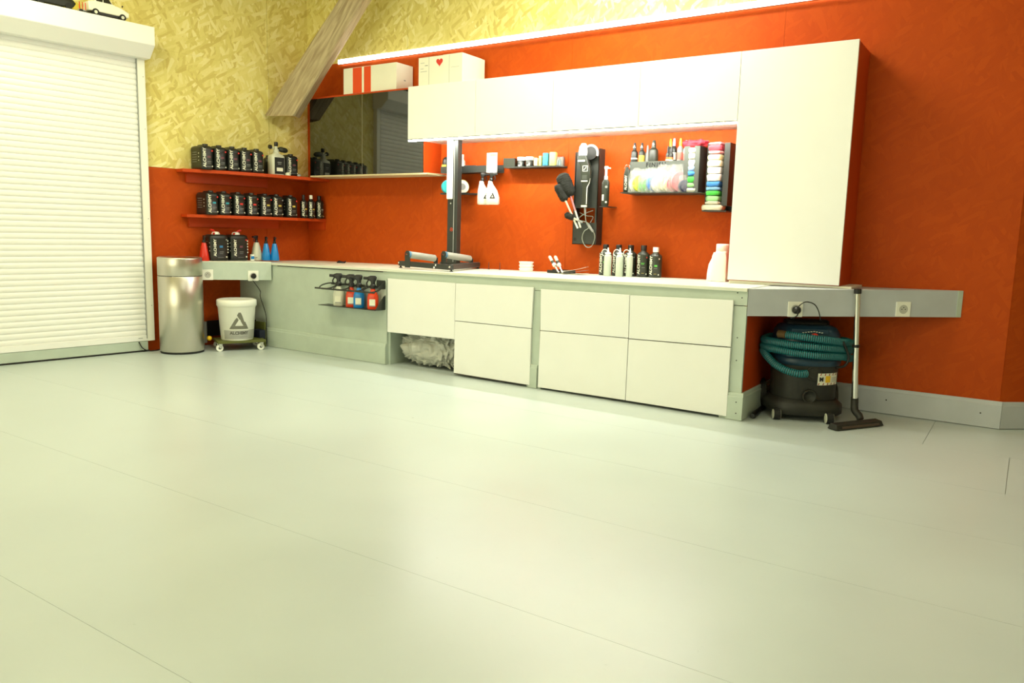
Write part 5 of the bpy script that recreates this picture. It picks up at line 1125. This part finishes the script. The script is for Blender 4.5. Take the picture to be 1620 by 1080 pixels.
# warning sticker
stk = MB(); 
def vq(a0, a1, z0, z1, R=1.012):
    mb = MB(); k = 6; 
    for i in range(k):
        b0 = a0+(a1-a0)*i/k; b1 = a0+(a1-a0)*(i+1)/k
        f = lambda b, R_: ((rv*1.03*R_)*math.sin(b), -(rv*1.0*R_)*math.cos(b))
        mb.hexa([(*f(b0, R), z0), (*f(b1, R), z0), (*f(b1, R-.01), z0), (*f(b0, R-.01), z0)], [(*f(b0, R), z1), (*f(b1, R), z1), (*f(b1, R-.01), z1), (*f(b0, R-.01), z1)])
    return mb
sa0, sa1, sz0, sz1 = .16, .90, .200, .264
RS = 1.075
stk = vq(sa0, sa1, sz0, sz1, RS).build('warning_sticker', M_TXT, vt); vq(sa0+.24, sa0+.42, sz0+.014, sz1-.014, RS+.004).build('yellow_print', M_YEL, stk)
for k in range(5):
    for zz0, zz1 in ((sz1-.012, sz1-.001), (sz0+.001, sz0+.012)):
        a_ = sa0+.06+.145*k-(.05 if zz0 < sz0+.01 else 0)
        if a_+.05 > sa1: continue
        a_ = max(a_, sa0+.002); f = lambda b, R_=RS+.004: Vector(((rv*1.03*R_)*math.sin(b), -(rv*1.0*R_)*math.cos(b), 0))
        MB().extr([f(a_)+Vector((0, 0, zz0)), f(a_+.028)+Vector((0, 0, zz0)), f(a_+.05)+Vector((0, 0, zz1)), f(a_+.022)+Vector((0, 0, zz1))], -f(a_).normalized()*.001).build('red_stripe', mat('dark_red_print', (150, 36, 30), .6), stk)
tm = text_mesh('M', .030, M_BLK, .001, .0015).copy()
for v in tm.vertices: v.co.z += (sz0+sz1)/2
tm = wrap(tm, rv*1.03*(RS+.004), 0, rv*1.05*(sa0+.115)); ob('sticker_letter', tm, stk)
tm = text_mesh('WARN', .013, M_PG, .001, .0003).copy()
for k in range(3):
    vq(sa0+.46, sa1-.05, sz0+.018+.009*k, sz0+.021+.009*k, RS+.004).build('sticker_line', M_PG, stk)
# hose: ribbed tube wound three times round the head then down into the inlet
def ribbed(path, r, pitch=.0092, amp=.24, seg=14):
    P_ = smoothpath(path, 14); L_ = [0]
    for a, b in zip(P_[:-1], P_[1:]): L_.append(L_[-1]+(b-a).length)
    tot = L_[-1]; n_ = int(tot/pitch*4); out = []; rs = []; j = 0
    for i in range(n_+1):
        s = tot*i/n_
        while j < len(L_)-2 and L_[j+1] < s: j += 1
        t_ = (s-L_[j])/max(1e-9, L_[j+1]-L_[j]); out.append(P_[j].lerp(P_[j+1], t_)); rs.append(r*(1+amp*[0, .7, 1, .7][i % 4]-amp))
    return MB().tube(out, r, seg, True, rs)
path = []
Rx, Ry = rv*1.13+.012, rv*1.10+.012
import itertools
zs_ = [.445, .405, .366]
a_start = math.radians(235)
def hp(deg, z, k=1.): a = math.radians(deg); return Vector((Rx*k*math.cos(a), Ry*k*math.sin(a), z))
path = [hp(225, .462, 1.0), hp(245, .460), hp(270, .452), hp(295, .442), hp(320, .430, 1.04), hp(350, .420, 1.12), hp(15, .42, 1.05), hp(60, .42), hp(120, .42), hp(165, .418, 1.05), hp(190, .415, 1.12), hp(215, .416, 1.08), hp(240, .412), hp(270, .408), hp(300, .400), hp(325, .392, 1.05), hp(350, .38, 1.15),
        hp(15, .38, 1.05), hp(60, .38), hp(120, .38), hp(165, .382, 1.05), hp(190, .38, 1.14), hp(215, .378, 1.1), hp(240, .370), hp(270, .364), hp(300, .360), hp(325, .352, 1.06), hp(348, .335, 1.16), hp(5, .33, 1.1), hp(60, .34), hp(120, .345), hp(165, .35, 1.05), hp(188, .355, 1.15), hp(203, .335, 1.2), hp(217, .30, 1.18), hp(232, .275, 1.14), hp(248, .262, 1.08), hp(260, .262, .96)]
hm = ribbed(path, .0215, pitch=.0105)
ho = hm.build('hose', mat('teal_hose_painted_shade', (8, 58, 66), .35), vt); ho.data.materials.append(mat('teal_rib_painted_highlight', (38, 122, 126), .22))
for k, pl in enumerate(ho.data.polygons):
    if (k//14) % 4 in (1, 2): pl.material_index = 1  # rib highlights and valley shade are painted into the hose colour
MB().tube([hp(212, .462, 1.02), hp(218, .463, 1.0), hp(226, .462, 1.0)], .021, 14).build('hose_cuff', mat('brass_brown', (92, 72, 40), .5), vt)
MB().tube(smoothpath([hp(310, .44, 1.12), hp(318, .36, 1.22), hp(316, .31, 1.16), hp(305, .30, 1.04)]), .007, 8).build('hose_strap', M_BLK, vt)
# cord from the plug
pq = rb_at(1257.5, 489)
tag(MB().tube(smoothpath([pq+rnn*.045, pq+rnn*.06+Vector((-.012, 0, -.03)), rb_at(1251, 503, .05), rb_at(1260, 500, .05), rb_at(1263, 489, .045), rb_at(1265, 483, .045), rb_at(1275, 477.5, .045), rb_at(1288, 481, .045), rb_at(1295, 492, .045), rb_at(1298, 506, .03)]), .0028, 6).build('power_cable', M_RUB), 'black looping cord from the plugged socket down to the vacuum cleaner', 'cable')
# wand with floor nozzle
nz_ = Zp(1356, 668, .01); tp = rb_at(1357, 457, .03); 
wd_ = thing('vacuum_wand', 'chrome vacuum wand with a black floor nozzle leaning on the right bench', 'vacuum wand', (nz_.x, nz_.y, 0), 0)
O = Vector((nz_.x, nz_.y, 0)); mid = Zp(1353, 634, 0); 
A1 = rb_at(1357, 457, .035)-O; B1 = Vector((.0, .04, .12)); 
dsp = ray(1352, 634); 
# point on ray of (1352,634) at similar depth
tt = (nz_-CAM).length/dsp.length*1.0; B1 = CAM+dsp*((nz_.y+.03-CAM.y)/dsp.y)-O
MB().tube([B1, B1+(A1-B1)*.5], .0165, 18).build('lower_tube', M_CHROME, wd_); MB().tube([B1+(A1-B1)*.5, B1+(A1-B1)*.97], .0150, 18).build('upper_tube', M_CHROME, wd_)
MB().tube([B1+(A1-B1)*.485, B1+(A1-B1)*.51], .019, 18).build('joint_ring', M_BLK, wd_); MB().tube([B1+(A1-B1)*.96, A1], .0195, 18).build('end_collar', M_BLK, wd_)
MB().tube(smoothpath([B1+(A1-B1)*.03, B1, B1*.6+Vector((-.004, 0, .0)), B1*.3+Vector((.012, 0, .012)), Vector((.014, 0, .03))], 6), .019, 16).build('elbow', M_VAC, wd_)
na = Zp(1316, 676, .014)-O; nb = Zp(1391, 668, .014)-O; dn = (nb-na).normalized(); pn = Vector((-dn.y, dn.x, 0))*.032
def nzp(s, w_, z): q = na+dn*s+pn*w_; return Vector((q.x, q.y, z))
Ln = (nb-na).length
MB().hexa([nzp(0, -1, .003), nzp(Ln, -1, .003), nzp(Ln, 1, .003), nzp(0, 1, .003)], [nzp(.006, -.75, .030), nzp(Ln-.01, -.75, .030), nzp(Ln-.01, .6, .034), nzp(.006, .6, .034)]).build('floor_nozzle', M_VAC, wd_, .004)
MB().hexa([nzp(Ln*.12, -1.02, .010), nzp(Ln*.9, -1.02, .010), nzp(Ln*.9, -.9, .010), nzp(Ln*.12, -.9, .010)], [nzp(Ln*.12, -.93, .020), nzp(Ln*.9, -.93, .020), nzp(Ln*.9, -.8, .020), nzp(Ln*.12, -.8, .020)]).build('nozzle_strip', mat('dull_brown_strip', (82, 66, 54), .5), wd_)
# crevice nozzle by the plinth
a = Zp(1190, 658, .015); b = Zp(1209, 641, .015); t = thing('crevice_nozzle', 'small black vacuum nozzle lying against the plinth behind the vacuum cleaner', 'nozzle', (a.x, a.y, 0), 0)
b = b-Vector((a.x, a.y, 0)); MB().tube([(0, 0, .016), (0.0, 0.01, .016), b*.5+Vector((0, 0, .008)), b], .014, 12, rs=[.013, .017, .013, .011]).build('nozzle', M_BLK, t)
